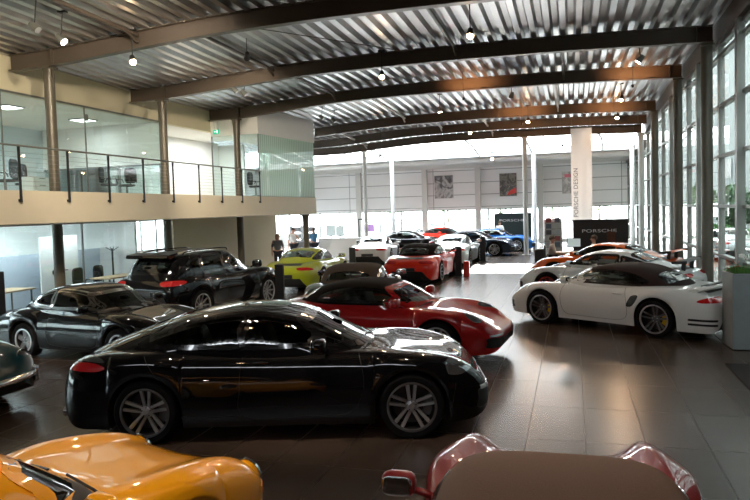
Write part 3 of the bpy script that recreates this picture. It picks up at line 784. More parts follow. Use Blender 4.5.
# small 1950s coupe
S_TINY = V(S_OLD, name='tiny', L=3.95, R=.32, xf=1.05, xr=-1.05, track=1.30, track2=1.28, tw=.17, rim='steel', rimmat=CHROME, lipmat=CHROME, paint=P_TEAL,
    top=[(-1.97, .45), (-1.7, .68), (-1.3, .84), (.6, .86), (.8, .86), (1.2, .80), (1.55, .70), (1.8, .56)],
    crest=[(-1.97, .42), (-1.7, .62), (-1.2, .80), (-.5, .84), (.6, .84), (1.05, .82), (1.35, .79), (1.6, .74), (1.78, .66), (1.9, .52)],
    hw=[(-1.97, .62), (-1.6, .76), (-1.0, .82), (.2, .80), (1.0, .82), (1.4, .80), (1.7, .74), (1.97, .60)], valley=.3, df=.36, dr=.5, kF=.5, zbF=.36,
    bw=.78, bz=.42, bumpmat=CHROME, extra=[round_lamps(1.72, .55, .62, .10, 22), bumpers()], patches=[('indicator', (1.8, .55, .46), (1, .3, 0), oval(.05, .03), ORAL, True, .012)])
def overriders(root, S, bb, gb):
    for sg in (1, -1):
        m = MB(); m.sell((S['L'] / 2 - .02, sg * .52, .42), (.10, .07, .22), .7); m.build('bumper_overrider', CHROME, root, smooth='all')
S_TINY['extra'].append(overriders)
# ------------------------------------------------------------------ the cars in the hall
if 'pan' in DO:
    car('long black four-door fastback car parked across the middle foreground', (-3.40, 7.41), 15.3, V(S_PAN, name='pan', L=4.80, lipmat=DKSIL))
    car('dark red convertible with black soft top parked just behind the long black fastback', (-3.28, 11.3), -5,
        V(S_CAB, name='redcab', paint=P_RED, wseal=P_RED, softtop=SOFTBLK, softlabel='black fabric folding roof', rim='ten', glass=CGLASSL))
    car('white convertible with dark brown soft top parked beside the stone planter', (.89, 14.42), 148,
        V(S_CAB, name='turbo', paint=P_WHITE, wseal=P_WHITE, softtop=SOFTBRN, softlabel='dark brown fabric folding roof', rim='twin', rimmat=DKSIL, lipmat=SILV, calmat=YCAL, glass=CGLASSL,
          patches=S911['patches'] + [('side_air_intake', (0, 1, 0), SIDE, SD([(-.62, .55), (-.70, .72), (-.80, .76), (-.86, .74), (-.80, .62), (-.72, .54)]), BLACKP, True, .006),
            ('bumper_vent', (-2.0, .8, .32), (-.6, 1, 0), rect(.22, .018), BLACKP, True, .006), ('bumper_vent', (-2.0, .8, .40), (-.6, 1, 0), rect(.22, .018), BLACKP, True, .006)],
          add=[lip_spoiler()]))
    car('white coupe with red wheels and rear wing, between the white convertible and orange coupe', (.86, 18.3), 156,
        V(S911, name='gt3', paint=P_WHITE, rim='ten', rimmat=REDRIM, lipmat=REDRIM, glass=CGLASSL, add=[wing(m=BLACKP, z=1.06)]))
    car('orange coupe with rear wing, farthest of the three cars along the glass wall', (.96, 21.6), 156,
        V(S911, name='rs', paint=P_ORANGE, rim='ten', rimmat=DKSIL, lipmat=DKSIL, detail=1, add=[wing(m=P_ORANGE, tip=BLACKP, z=1.06)]))
    car('older black coupe with chrome-edged windows parked left of the long black fastback', (-8.4, 10.3), -8, V(S_OLD, name='c964', paint=P_BLACK, R=.32, rimmat=DKSIL, sealmat=CHROME))
    car('black sport utility vehicle with red tail lamps parked under the mezzanine edge', (-9.05, 15.1), 84, V(S_SUV, name='cay', lipmat=SILV))
    car('dark teal vintage car with chrome bumper and round headlamp at the left edge', (-9.0, 6.75), 0, V(S_TINY))
    car('amber orange classic coupe seen from above in the bottom left corner', (-3.45, 2.62), 75, V(S_OLD, name='yel', paint=P_YEL, rim='five', sealmat=P_YEL, 
        windows=[S_OLD['windows'][0], ('side_window', (0, 1, 0), (0, 1, 0), SD([(.40, .94), (.28, 1.05), (.14, 1.12), (-.05, 1.145), (-.27, 1.14), (-.32, 1.04), (-.32, .94), (.1, .93)]), True)] + S_OLD['windows'][2:]))
    car('dark red classic convertible with taupe fabric top in the bottom foreground', (-.07, 3.08), 92, V(S_OLDCAB, name='dred', paint=P_DRED, mirror_sides=(1,), softtop=SOFTBRN2, softlabel='taupe fabric folding roof', rim='cup', mirror_size=(.10, .20, .14), mirror=(.50, .87, .96)))
    car('lime green coupe facing away beside the black sport utility vehicle', (-8.6, 21.0), 92, V(S911, name='lime', paint=P_LIME, rim='ten', glass=CGLASSL))
    car('dark grey convertible with dark fabric top, seen from behind over the dark red convertible', (-4.9, 14.9), 98, V(S_CAB, name='box', paint=P_ANTH, softtop=SOFTOLV, glass=CGLASSL, rim='ten', softlabel='dark fabric folding roof'))
    car('bright red convertible facing away in the middle of the hall', (-5.1, 23.2), 88, V(S_CAB, name='redr', paint=P_BRIGHTRED, wseal=P_BRIGHTRED, softtop=SOFTBLK, rim='ten', softlabel='black fabric folding roof'))
    car('silver coupe facing away directly behind the bright red convertible', (-5.05, 29.5), 88, V(S911, name='silv', paint=P_SILV, rim='ten', detail=1))
    car('white coupe facing away behind the lime green coupe, near the reception counter', (-8.9, 30.1), 96, V(S911, name='wht', paint=P_PEARL, rim='ten', detail=1))
    car('black coupe parked sideways between two white posts at the back of the hall', (-8.95, 36.6), 2, V(S911, name='dkc', paint=P_BLACK, rim='ten', detail=1))
    car('orange-red coupe by the far windows, behind the silver coupe', (-7.75, 41.3), -35, V(S911, name='orr', paint=P_BRIGHTRED, rim='ten', detail=1))
    car('dark blue coupe parked sideways at the back, in front of the bright blue coupe', (-4.95, 34.6), -5, V(S911, name='dkb', paint=P_DKBLUE, rim='twin', detail=1))
    car('bright blue coupe parked sideways near the far right booth', (-4.2, 37.6), 2, V(S911, name='blu', paint=P_BLUE, rim='ten', detail=1))
# ------------------------------------------------------------------ camera
import numpy as _np
F_ = 665.; YAW = R(16.567); PIT = R(2.9); ROL = R(1.7); CY = 243.549; HC = 2.5
cam = bpy.data.cameras.new('camera'); co = bpy.data.objects.new('camera', cam); COL.objects.link(co); SC.camera = co
fwd = Vector((-math.sin(YAW) * math.cos(PIT), math.cos(YAW) * math.cos(PIT), -math.sin(PIT)))
r0 = Vector((math.cos(YAW), math.sin(YAW), 0)); u0 = r0.cross(fwd)
rt = r0 * math.cos(ROL) - u0 * math.sin(ROL); up = r0 * math.sin(ROL) + u0 * math.cos(ROL)
M = Matrix((rt, up, -fwd)).transposed().to_4x4(); M.translation = Vector((0, 0, HC)); co.matrix_world = M
cam.sensor_width = 36; cam.lens = F_ * 36 / 750; cam.shift_y = (CY - 250) / 750; cam.clip_start = .05; cam.clip_end = 400
VS = SC.view_settings; VS.view_transform = 'Standard'; VS.look = 'None'; VS.gamma = 1; VS.exposure = EXPO; VS.use_curve_mapping = False

# ------------------------------------------------------------------ roof shape
_zx = smooth_fn([(-14, 6.03), (-12, 6.06), (-10, 6.2), (-7, 6.38), (-4, 6.42), (-1, 6.40), (3.5, 6.28)])
_zy = smooth_fn([(-4, .3), (8, .22), (13.3, .10), (17.9, 0), (22.6, .0), (28.8, -.18), (32.2, -.30), (34.4, -.48), (36, -.5)])
def zb(x, y): return _zx(x) + _zy(y)            # underside of the beams
BH = .40

FLOORM = mat('floor_tiles', (.03, .03, .03), .25)
nt = FLOORM.node_tree; b = nt.nodes['Principled BSDF']
tc = nt.nodes.new('ShaderNodeTexCoord'); br = nt.nodes.new('ShaderNodeTexBrick'); br.offset = 0
br.inputs['Scale'].default_value = 1; br.inputs['Brick Width'].default_value = .6; br.inputs['Row Height'].default_value = 1.2; br.inputs['Mortar Size'].default_value = .0045
br.inputs['Color1'].default_value = (.082, .056, .043, 1); br.inputs['Color2'].default_value = (.072, .050, .039, 1); br.inputs['Mortar'].default_value = (.022, .018, .016, 1)
mp = nt.nodes.new('ShaderNodeMapping'); mp.inputs['Location'].default_value = (-.1, 0, 0)
no = nt.nodes.new('ShaderNodeTexNoise'); no.inputs['Scale'].default_value = 2.5; no.inputs['Detail'].default_value = 6
nt.links.new(tc.outputs['Object'], mp.inputs['Vector']); nt.links.new(mp.outputs[0], br.inputs['Vector']); nt.links.new(tc.outputs['Object'], no.inputs['Vector'])
mr = nt.nodes.new('ShaderNodeMapRange'); mr.inputs['To Min'].default_value = .26; mr.inputs['To Max'].default_value = .31
mr.inputs['To Min'].default_value = .27; mr.inputs['To Max'].default_value = .45; nt.links.new(br.outputs['Fac'], mr.inputs['Value']); nt.links.new(mr.outputs[0], b.inputs['Roughness'])
mx = nt.nodes.new('ShaderNodeMix'); mx.data_type = 'RGBA'; mx.blend_type = 'MULTIPLY'; mx.inputs['Factor'].default_value = .15
nt.links.new(br.outputs['Color'], mx.inputs['A']); nt.links.new(no.outputs['Color'], mx.inputs['B']); nt.links.new(mx.outputs['Result'], b.inputs['Base Color'])
b.inputs['Specular IOR Level'].default_value = .75

STEEL = mat('steel_deck', (.50, .50, .50), .30, .95, noise=.12, nscale=3)
BEAM = mat('beam_brown_grey', (.10, .078, .062), .42, .1, noise=.1, nscale=5)
COLM = mat('column_bronze', (.12, .105, .08), .38, .2, noise=.08, nscale=6)
COLW = mat('column_white', (.62, .62, .60), .4)
CREAM = mat('plaster_cream', (.66, .60, .43), .7, noise=.03, nscale=3)
WHITE = mat('plaster_white', (.80, .80, .78), .7, noise=.03, nscale=3)
SLABM = mat('slab_fascia', (.70, .62, .48), .6, noise=.05, nscale=2)
ALU = mat('aluminium_frame', (.20, .205, .19), .4, .5)
GLZ = glass('glazing', (.80, .84, .82), .05)
GLZC = glass('glazing_clear', (.92, .95, .95), .04)
GLZO = glass('office_glass', (.86, .93, .93), .08)
FROST = glass('frosted_glass', (.70, .86, .80), .06, frost=.85)
DARKM = mat('dark_panel', (.012, .012, .014), .45)

# floor
m = MB(); m.box((-8, 20, -.1), (27, 54, .2)); struct(m.build('floor', FLOORM))
# corrugated ceiling
C = MB(); xs = []; x = -20.0; pitch = .36
prof = [(0, 0), (.10, 0), (.15, .13), (.31, .13)]
while x < 3.6:
    for a, h in prof: xs.append((x + a, h))
    x += pitch
ys = [-4, 0, 4, 8, 11, 13.3, 15.6, 17.9, 20.3, 22.6, 25.7, 28.8, 30.5, 32.2, 33.4, 34.5, 35.0]
for y in ys:
    for xx, h in xs: C.v.append((xx, y, zb(max(xx, -13.4), y) + BH + .004 + h))
n = len(xs)
for j in range(len(ys) - 1):
    for i in range(n - 1): C.f.append((j * n + i, j * n + i + 1, (j + 1) * n + i + 1, (j + 1) * n + i)); C.m.append(0)
o = C.build('ceiling', STEEL, fix=False); so = o.modifiers.new('s', 'SOLIDIFY'); so.thickness = .03; so.offset = 1 if False else -1; struct(o)

# ------------------------------------------------------------------ beams
def ibeam(y, x0, x1, m=BEAM, zf=None, H=BH, w=.20):
    B = MB(); n = 28
    for k in range(n + 1):
        x = x0 + (x1 - x0) * k / n; z = (zf or (lambda a: zb(a, y)))(x)
        sec = [(-w / 2, 0), (w / 2, 0), (w / 2, .025), (.012, .025), (.012, H - .025), (w / 2, H - .025), (w / 2, H), (-w / 2, H), (-w / 2, H - .025), (-.012, H - .025), (-.012, .025), (-w / 2, .025)]
        for a, h in sec: B.v.append((x, y + a, z + h))
    q = 12
    for k in range(n):
        for j in range(q): B.f.append((k * q + j, k * q + (j + 1) % q, k * q + q + (j + 1) % q, k * q + q + j)); B.m.append(0)
    B.f += [tuple(range(q)), tuple(range(n * q, n * q + q))]; B.m += [0, 0]
    return B
beams = [(8.7, -13.1, 3.3, 'over the camera side of the hall, nearest'), (13.3, -13.1, 3.3, 'first from the camera to meet a left column'), (17.9, -13.1, 3.3, 'second from the camera to meet a left column'),
         (22.6, -13.1, 3.3, 'third, over the near corner of the frosted glass box'), (28.8, -11.3, 3.25, 'starting at the far end of the frosted glass box'),
         (32.2, -13.5, 3.25, 'between the frosted glass box and the rooflight'), (34.4, -15.5, 3.25, 'last one before the rooflight')]
for y, x0, x1, t in beams:
    o = ibeam(y, x0, x1).build('roof_beam', BEAM); tag(o, 'brown steel roof beam spanning the hall, ' + t, 'beam', 'roof beams')
    for xx in (x0 + 1.25, x1 - .35):
        s = MB(); s.box((xx, y, zb(xx, y) + BH / 2), (.03, .19, BH - .05)); s.build('web_stiffener', BEAM, o)
# purlin pipes below the deck
for k, (x, y0, y1) in enumerate([(-9.4, 8.7, 13.3), (-8.2, 13.3, 17.9), (-8.0, 17.9, 22.6), (-2.9, 13.3, 17.9), (-7.0, 22.6, 28.8), (-.2, 17.9, 22.6), (-6.0, 28.8, 32.2), (-.5, 22.6, 28.8), (-3.8, 28.8, 34.4), (-10.5, 28.8, 34.4)]):
    p = MB(); p.tube((x, y0 + .11, zb(x, y0) + .28), (x, y1 - .11, zb(x, y1) + .28), .045)
    p.tube((x, y1 - .55, zb(x, y1) + .28), (x, y1 - .11, zb(x, y1) + .12), .03)
    o = p.build('bracing_tube', BEAM if y0 < 22 else COLW, smooth=True); tag(o, 'slim steel bracing tube running between two roof beams under the deck', 'bracing', 'bracing tubes under the deck')
for (x0, y0, x1, y1) in [(-7.6, 13.42, -4.2, 17.78), (-9.0, 8.82, -5.5, 13.18)]:
    p = MB(); p.tube((x0, y0, zb(x0, y0) + .33), (x1, y1, zb(x1, y1) + .33), .012, n=6)
    tag(p.build('bracing_rod', BEAM), 'thin diagonal bracing rod crossing under the metal deck', 'bracing', 'diagonal bracing rods')

# ------------------------------------------------------------------ columns
def column(x, y, z1, r, m, label, group, flare=True):
    c = MB(); c.tube((x, y, 0), (x, y, z1 - .05), r, n=28)
    o = c.build('steel_column', m, smooth=True); tag(o, label, 'column', group)
    p = MB(); p.box((x, y, .012), (.42, .42, .02)); p.build('base_plate', m, o)
    p = MB(); p.box((x, y, z1 - .03), (.30, .30, .05))
    if flare: p.prism([(x - r, z1 - .35), (x + r, z1 - .35), (x + .17, z1 - .04), (x - .17, z1 - .04)], y - .012, y + .012, 'XZ')
    p.build('head_plate', m, o)
    return o
LB = ['nearest of the bronze columns in front of the mezzanine', 'second bronze column in front of the mezzanine, behind the black sport utility vehicle', 'third bronze column, at the corner of the frosted glass box']
for (x, y), t in zip([(-12, 13.3), (-12, 17.9), (-12, 22.6)], LB): column(x, y, zb(x, y), .125, COLM, t, 'bronze columns along the mezzanine')
column(-11.1, 26.85, 2.4, .125, COLM, 'short bronze column under the far end of the mezzanine slab', 'bronze columns along the mezzanine')
LR = ['thick column on the glass wall just behind the stone planter', 'second thick column on the glass wall from the planter', 'third thick column on the glass wall from the planter', 'last thick column on the glass wall, near the rooflight']
for (x, y), t in zip([(3.2, 18.1), (3.2, 22.75), (3.2, 28.8), (3.2, 34.3)], LR): column(x, y, zb(x, y), .135, COLM if y < 30 else COLW, t, 'columns along the glass wall', flare=False)
for (x, y, z1, r, t) in [(-10.7, 34.4, zb(-10.7, 34.4), .11, 'slim pale post standing left of the black coupe at the back'), (-10.13, 38, 5.55, .12, 'white post just left of the black coupe at the back'),
                         (-2.25, 34.4, zb(-2.2, 34.4), .12, 'pale post in front of the bright blue coupe'), (-2.0, 38, 5.55, .12, 'white post right of the bright blue coupe'), (3.1, 38, 5.55, .12, 'white post at the far end of the glass wall')]:
    column(x, y, z1, r, COLW, t, 'white posts at the back', flare=False)
for x in (-14.7, -9.85, -6.15, -2.0):
    p = MB(); p.box((x, 45.7, 2.7), (.36, .3, 5.4)); o = p.build('wall_pillar', COLW)
    tag(o, 'pale flat pillar against the far panelled wall, ' + {-14.7: 'left of all the posters', -9.85: 'left of the grey poster', -6.15: 'between the grey and the red poster', -2.0: 'right of the red poster'}[x], 'column', 'pillars on the far wall')

# ------------------------------------------------------------------ far end
PANEL = mat('wall_panels', (.66, .68, .70), .5)
nt = PANEL.node_tree; b = nt.nodes['Principled BSDF']; tc = nt.nodes.new('ShaderNodeTexCoord'); br = nt.nodes.new('ShaderNodeTexBrick'); br.offset = 0
sp = nt.nodes.new('ShaderNodeSeparateXYZ'); cb = nt.nodes.new('ShaderNodeCombineXYZ')
nt.links.new(tc.outputs['Object'], sp.inputs[0]); nt.links.new(sp.outputs['X'], cb.inputs['X']); nt.links.new(sp.outputs['Z'], cb.inputs['Y']); nt.links.new(cb.outputs[0], br.inputs['Vector'])
br.inputs['Scale'].default_value = 1; br.inputs['Brick Width'].default_value = 3.1; br.inputs['Row Height'].default_value = .84; br.inputs['Mortar Size'].default_value = .025; br.inputs['Mortar Smooth'].default_value = .3
br.inputs['Color1'].default_value = (.86, .87, .88, 1); br.inputs['Color2'].default_value = (.84, .85, .86, 1); br.inputs['Mortar'].default_value = (.30, .31, .33, 1)
nt.links.new(br.outputs['Color'], b.inputs['Base Color'])
m = MB(); m.box((-8.5, 46.1, 4.1), (26, .2, 3.5)); m.box((-8.5, 46.1, .1), (26, .2, .2)); struct(m.build('wall_far', PANEL))
def window(name, x0, x1, z0, z1, y=None, x=None, y0=0, y1=0, mull=(), trans=(), g=GLZC, fm=ALU, t=.06, d=.10):
    """a glazed bay with frame, mullions and transoms: along X at y, or along Y at x"""
    F = MB(); G = MB()
    if y is not None:
        bars = [((x0 + x1) / 2, z0 + t / 2, x1 - x0, t), ((x0 + x1) / 2, z1 - t / 2, x1 - x0, t)] + [(a, (z0 + z1) / 2, t, z1 - z0) for a in [x0 + t / 2, x1 - t / 2] + list(mull)] + [((x0 + x1) / 2, a, x1 - x0, t) for a in trans]
        for a, c, w, h in bars: F.box((a, y, c), (w, d, h))
        G.box(((x0 + x1) / 2, y, (z0 + z1) / 2), (x1 - x0 - t, .012, z1 - z0 - t))
    else:
        bars = [((y0 + y1) / 2, z0 + t / 2, y1 - y0, t), ((y0 + y1) / 2, z1 - t / 2, y1 - y0, t)] + [(a, (z0 + z1) / 2, t, z1 - z0) for a in [y0 + t / 2, y1 - t / 2] + list(mull)] + [((y0 + y1) / 2, a, y1 - y0, t) for a in trans]
        for a, c, w, h in bars: F.box((x, a, c), (d, w, h))
        G.box((x, (y0 + y1) / 2, (z0 + z1) / 2), (.012, y1 - y0 - t, z1 - z0 - t))
    f = F.build(name, fm); struct(f); gg = G.build('glass_pane', g, f); return f
wi = 1
xx = -21.
while xx < 3.4:
    x2 = min(xx + 3.1, 3.6); window('window_%d' % wi, xx, x2, .2, 2.35, y=46.1, mull=((xx + x2) / 2,), t=.05); wi += 1; xx = x2
m = MB(); m.box((-8.5, 42.3, 5.42), (26, 8.2, .12)); m.box((-8.5, 38.05, 5.5), (26, .12, .34)); struct(m.build('ceiling_far', WHITE))
for y in (40, 42, 44):
    o = ibeam(y, -20, 3.4, zf=lambda a: 5.08, H=.26, w=.14).build('far_roof_beam', COLW); tag(o, 'white beam under the low roof at the far end', 'beam', 'white beams of the far roof')
d = MB(); d.path([(-19, 38.7, 5.15), (-8, 38.7, 5.2), (3, 38.7, 5.2)], .16, n=16)
tag(d.build('air_duct', COLW, smooth=True), 'long white round duct running under the edge of the far roof', 'duct')
# rooflight between main roof and far roof
f = MB()
for x in [-20 + 1.55 * i for i in range(16)]: f.tube((x, 35.0, zb(x, 34.8) + .5), (x, 38.0, 5.62), .035, n=6)
o = struct(f.build('window_%d' % wi, COLW)); wi += 1
g = MB(); g.v = [(x, 35.0, zb(max(x, -13), 34.8) + .53) for x in (-21, -14, -7, 0, 3.6)] + [(x, 38.0, 5.67) for x in (-21, -14, -7, 0, 3.6)]; g.f = [(i, i + 1, i + 6, i + 5) for i in range(4)]; g.m = [0] * 4
g.build('glass_pane', GLZC, o)
for x in (-12.3, -10.4, -5, -2.1, 1.6):
    q = MB(); q.path(catrom([(x - .35, 34.52, zb(x, 34.4) + .1), (x - .1, 36, 5.75), (x, 38, 5.4)], 5), .06, n=8)
    tag(q.build('raking_strut', COLW, smooth=True), 'white raking strut crossing the rooflight gap', 'strut', 'white rooflight struts')

# posters on the far wall
def poster(name, x0, x1, z0, z1, cols, label, sc):
    m_ = bpy.data.materials.new(name + '_print'); m_.use_nodes = True; nt = m_.node_tree; b = nt.nodes['Principled BSDF']; b.inputs['Roughness'].default_value = .4
    tc = nt.nodes.new('ShaderNodeTexCoord'); n = nt.nodes.new('ShaderNodeTexNoise'); n.inputs['Scale'].default_value = sc; n.inputs['Detail'].default_value = 5; n.inputs['Distortion'].default_value = 1.5
    cr = nt.nodes.new('ShaderNodeValToRGB'); e = cr.color_ramp.elements
    e[0].position = .3; e[0].color = (*cols[0], 1); e[1].position = .7; e[1].color = (*cols[-1], 1)
    for i, c in enumerate(cols[1:-1]):
        q = e.new(.3 + .4 * (i + 1) / (len(cols) - 1)); q.color = (*c, 1)
    nt.links.new(tc.outputs['Object'], n.inputs['Vector']); nt.links.new(n.outputs['Fac'], cr.inputs[0]); nt.links.new(cr.outputs[0], b.inputs['Base Color'])
    root = empty(name, ((x0 + x1) / 2, 45.95, (z0 + z1) / 2)); tag(root, label, 'poster', 'posters on the far wall')
    a = MB(); a.box((0, 0, 0), (x1 - x0, .05, z1 - z0)); a.build('backing_board', COLW, root)
    a = MB(); a.box((0, -.03, 0), (x1 - x0 - .04, .01, z1 - z0 - .04)); a.build('print', m_, root)
    return root
poster('wall_poster', -9.21, -7.88, 3.15, 4.75, [(.02, .02, .02), (.12, .12, .13), (.55, .55, .55), (.15, .15, .15)], 'grey abstract wall poster, leftmost on the far wall', 1.2)
p = poster('wall_poster', -4.72, -3.55, 3.15, 4.72, [(.02, .02, .02), (.25, .24, .22), (.05, .05, .05), (.45, .42, .4)], 'dark wall poster with a red patch in its lower corner', 1.6)
a = MB(); a.prism([(-.1, -.72), (.55, -.55), (.5, -.2), (.05, -.45)], -.045, -.035, 'XZ'); a.build('red_patch', mat('poster_red', (.7, .06, .05), .4), p)
p = poster('wall_poster', -.62, .3, 3.2, 4.65, [(.6, .6, .6), (.7, .69, .68), (.35, .35, .35), (.75, .75, .75)], 'pale wall poster half hidden behind the hanging banner', 1.3)
a = MB(); a.box((-.1, -.04, .45), (.4, .01, .22)); a.build('pink_patch', mat('poster_pink', (.7, .2, .25), .4), p)

# hanging banner
BAN = mat('banner_fabric', (.82, .78, .74), .8); TXT = mat('banner_letters', (.16, .15, .17), .6)
bn = empty('hanging_banner', (.385, 28.0, 0)); tag(bn, 'tall white fabric banner with vertical grey lettering hanging from the roof', 'banner')
a = MB(); n_ = 16
for i in range(n_ + 1):
    x_ = -.40 + .80 * i / n_; a.v += [(x_, .008 * math.sin(i * .9), 1.84), (x_, .008 * math.sin(i * .9 + .5), 5.53)]
for i in range(n_): a.f.append((2 * i, 2 * i + 2, 2 * i + 3, 2 * i + 1)); a.m.append(0)
nt = BAN.node_tree; b_ = nt.nodes['Principled BSDF']; tl_ = nt.nodes.new('ShaderNodeBsdfTranslucent'); tl_.inputs['Color'].default_value = (.85, .80, .76, 1)
ms_ = nt.nodes.new('ShaderNodeMixShader'); ms_.inputs[0].default_value = .6; nt.links.new(b_.outputs[0], ms_.inputs[1]); nt.links.new(tl_.outputs[0], ms_.inputs[2]); nt.links.new(ms_.outputs[0], nt.nodes['Material Output'].inputs['Surface'])
a.build('cloth', BAN, bn, smooth='all')
a = MB(); a.tube((-.42, 0, 5.53), (.42, 0, 5.53), .02); a.tube((-.42, 0, 1.83), (.42, 0, 1.83), .02); a.build('hanging_rod', ALU, bn)
a = MB(); a.tube((-.36, 0, 5.54), (-.36, .7, 6.25), .004, n=5); a.tube((.36, 0, 5.54), (.36, .7, 6.25), .004, n=5); a.build('hanging_wire', ALU, bn)
text_obj('lettering', 'PORSCHE DESIGN', .235, bn, TXT, (-.22, -.022, 2.95), (R(90), R(-90), 0), spacing=1.05)

# dark exhibition walls with lettering
LET = mat('letter_white', (.8, .8, .8), .5)
def booth(x0, x1, y, z1, label, txt, m, rz=0, size=.3):
    root = empty('display_wall', ((x0 + x1) / 2, y, 0), rz); tag(root, label, 'display wall')
    a = MB(); a.box((0, 0, z1 / 2), (x1 - x0, .12, z1)); a.build('panel', m, root)
    for s in (-1, 1):
        a = MB(); a.box((s * (x1 - x0) * .4, .25, .02), (.1, .6, .04)); a.build('foot', DARKM, root)
    text_obj('lettering', txt, size, root, LET, (-(x1 - x0) * .02, -.066, z1 * .76), (R(90), 0, 0), sx=1.7, spacing=1.05)
    return root
booth(.02, 2.05, 27.2, 1.88, 'black display wall with white lettering behind the two seated people', 'PORSCHE', mat('booth_black', (.018, .014, .013), .6), size=.17)
q = MB(); q.box((1.42, 27.05, .95), (.30, .04, .9)); q.tube((1.42, 27.05, 1.42), (1.42, 27.05, 1.6), .01)
tag(q.build('hanging_jacket', mat('brown_cloth', (.10, .035, .02), .9)), 'brown jacket hanging on the front of the black display wall', 'jacket')
booth(-4.95, -2.55, 44.6, 2.02, 'dark green-black display wall with lettering far behind the bright blue coupe', 'PORSCHE', mat('booth_teal', (.012, .03, .032), .5), size=.22)

# ------------------------------------------------------------------ right glazing
ZT = zb(3.5, 17)
m = MB()
m.v = []
for y in (-4, 8, 13.3, 17.9, 22.6, 28.8, 32.2, 34.4, 35.2):
    z = zb(3.4, y); m.v += [(3.36, y, z - .05), (3.36, y, z + BH + .2), (3.62, y, z + BH + .2), (3.62, y, z - .05)]
n = 9
for k in range(n - 1):
    for j in range(4): m.f.append((k * 4 + j, k * 4 + (j + 1) % 4, k * 4 + 4 + (j + 1) % 4, k * 4 + 4 + j)); m.m.append(0)
m.f += [(0, 1, 2, 3), (32, 33, 34, 35)]; m.m += [0, 0]
m.box((3.49, 40.6, 5.3), (.26, 11, .5))
struct(m.build('trim_1', BEAM))
bays = [(8.7, 13.4), (13.4, 18.1), (18.1, 22.75), (22.75, 28.8), (28.8, 34.3), (34.3, 40), (40, 46)]
for (a, c) in bays:
    z1 = min(zb(3.4, a), zb(3.4, c)) - .02 if c < 35 else 5.1
    mm = []
    f = window('window_%d' % wi, 0, 0, .08, z1, x=3.52, y0=a, y1=c, mull=mm, trans=[1.13 + 1.21 * k for k in range(5) if 1.13 + 1.21 * k < z1 - .2], g=GLZ, t=.07, d=.14); wi += 1
# deeper vertical fins
for (a, c) in bays[0:5]:
    for k in (1,):
        y = (a + c) / 2
        p = MB(); p.box((3.42, y, zb(3.4, y) / 2), (.16, .20, zb(3.4, y) - .06)); tag(p.build('window_fin', ALU), 'upright aluminium fin of the glass wall between two thick columns', 'fin', 'fins of the glass wall')

# ------------------------------------------------------------------ left side: mezzanine
m = MB(); 
sl = [(-10.6, -4), (-10.6, 26.9), (-11.0, 27.25), (-20, 27.25), (-20, -4)]
m.prism(sl, 2.42, 3.10, 'XY'); struct(m.build('trim_2', SLABM))
m = MB(); m.box((-15.3, 11.6, 2.405), (9.3, 31, .02)); struct(m.build('ceiling_lower', WHITE))
m = MB(); m.box((-13.3, 11.6, 6.2), (.2, 31.2, 1.1)); struct(m.build('wall_left_upper', CREAM))
m = MB(); m.box((-20.3, 21, 4.45), (.2, 50, 4.1)); m.box((-20.3, 21, .4), (.2, 50, .8)); struct(m.build('wall_left', WHITE))
for k in range(12):
    window('window_%d' % wi, 0, 0, .8, 2.4, x=-20.3, y0=-2 + 4 * k, y1=2 + 4 * k, mull=(4 * k,), t=.06); wi += 1
tag_hedge = True
m = MB(); m.box((-8.3, -4, 3.4), (24.2, .2, 6.8)); struct(m.build('wall_back', mat('wall_dark_brown', (.06, .045, .038), .8)))
m = MB(); m.box((3.52, 2.3, 3.5), (.16, 12.6, 7.0)); struct(m.build('wall_right_blocker', mat('wall_dark_brown', (.06, .045, .038), .8)))  # solid wall added out of view to keep the foreground dark
m = MB(); m.box((-17.3, 27.2, 4.3), (6.4, .14, 2.6)); struct(m.build('wall_upper_end', WHITE))
m = MB(); m.box((-16.8, 11.0, 5.70), (7, 30, .06)); struct(m.build('ceiling_upper', WHITE))
m = MB(); m.box((-18.2, 11, 4.4), (.15, 22, 2.6)); struct(m.build('wall_upper_rear', mat('office_wall', (.62, .70, .74), .7)))
# upper office glass
for k, (a, c) in enumerate([(4, 8.5), (8.5, 13.0), (13.0, 15.9), (15.9, 19.6)]):
    f = MB(); f.box((-13.2, (a + c) / 2, 5.66), (.05, c - a, .05)); f.box((-13.2, (a + c) / 2, 3.12), (.06, c - a, .04)); f.box((-13.2, c, 4.4), (.03, .03, 2.55))
    o = struct(f.build('window_%d' % wi, ALU)); wi += 1
    for j in range(2):
        g = MB(); y0 = a + (c - a) * j / 2 + .01; y1 = a + (c - a) * (j + 1) / 2 - .01
        g.box((-13.2, (y0 + y1) / 2, 4.39), (.012, y1 - y0, 2.5)); g.build('glass_pane', GLZO, o)
h = MB(); h.box((-13.15, 15.9, 5.35), (.05, .12, .18)); tag(h.build('glass_door_hinge', ALU), 'metal patch fitting at the top of the upper glass door', 'hinge')
m = MB(); m.box((-15.8, 19.65, 4.98), (5.0, .1, 1.4)); struct(m.build('wall_upper_partition', WHITE))
window('window_%d' % wi, -18.2, -13.3, 3.12, 4.28, y=19.65, mull=(-16.6, -15.0), t=.05, g=GLZO); wi += 1
m = MB(); m.box((-15.4, 23.4, 4.4), (.12, 7.4, 2.6)); struct(m.build('wall_upper_white', WHITE))
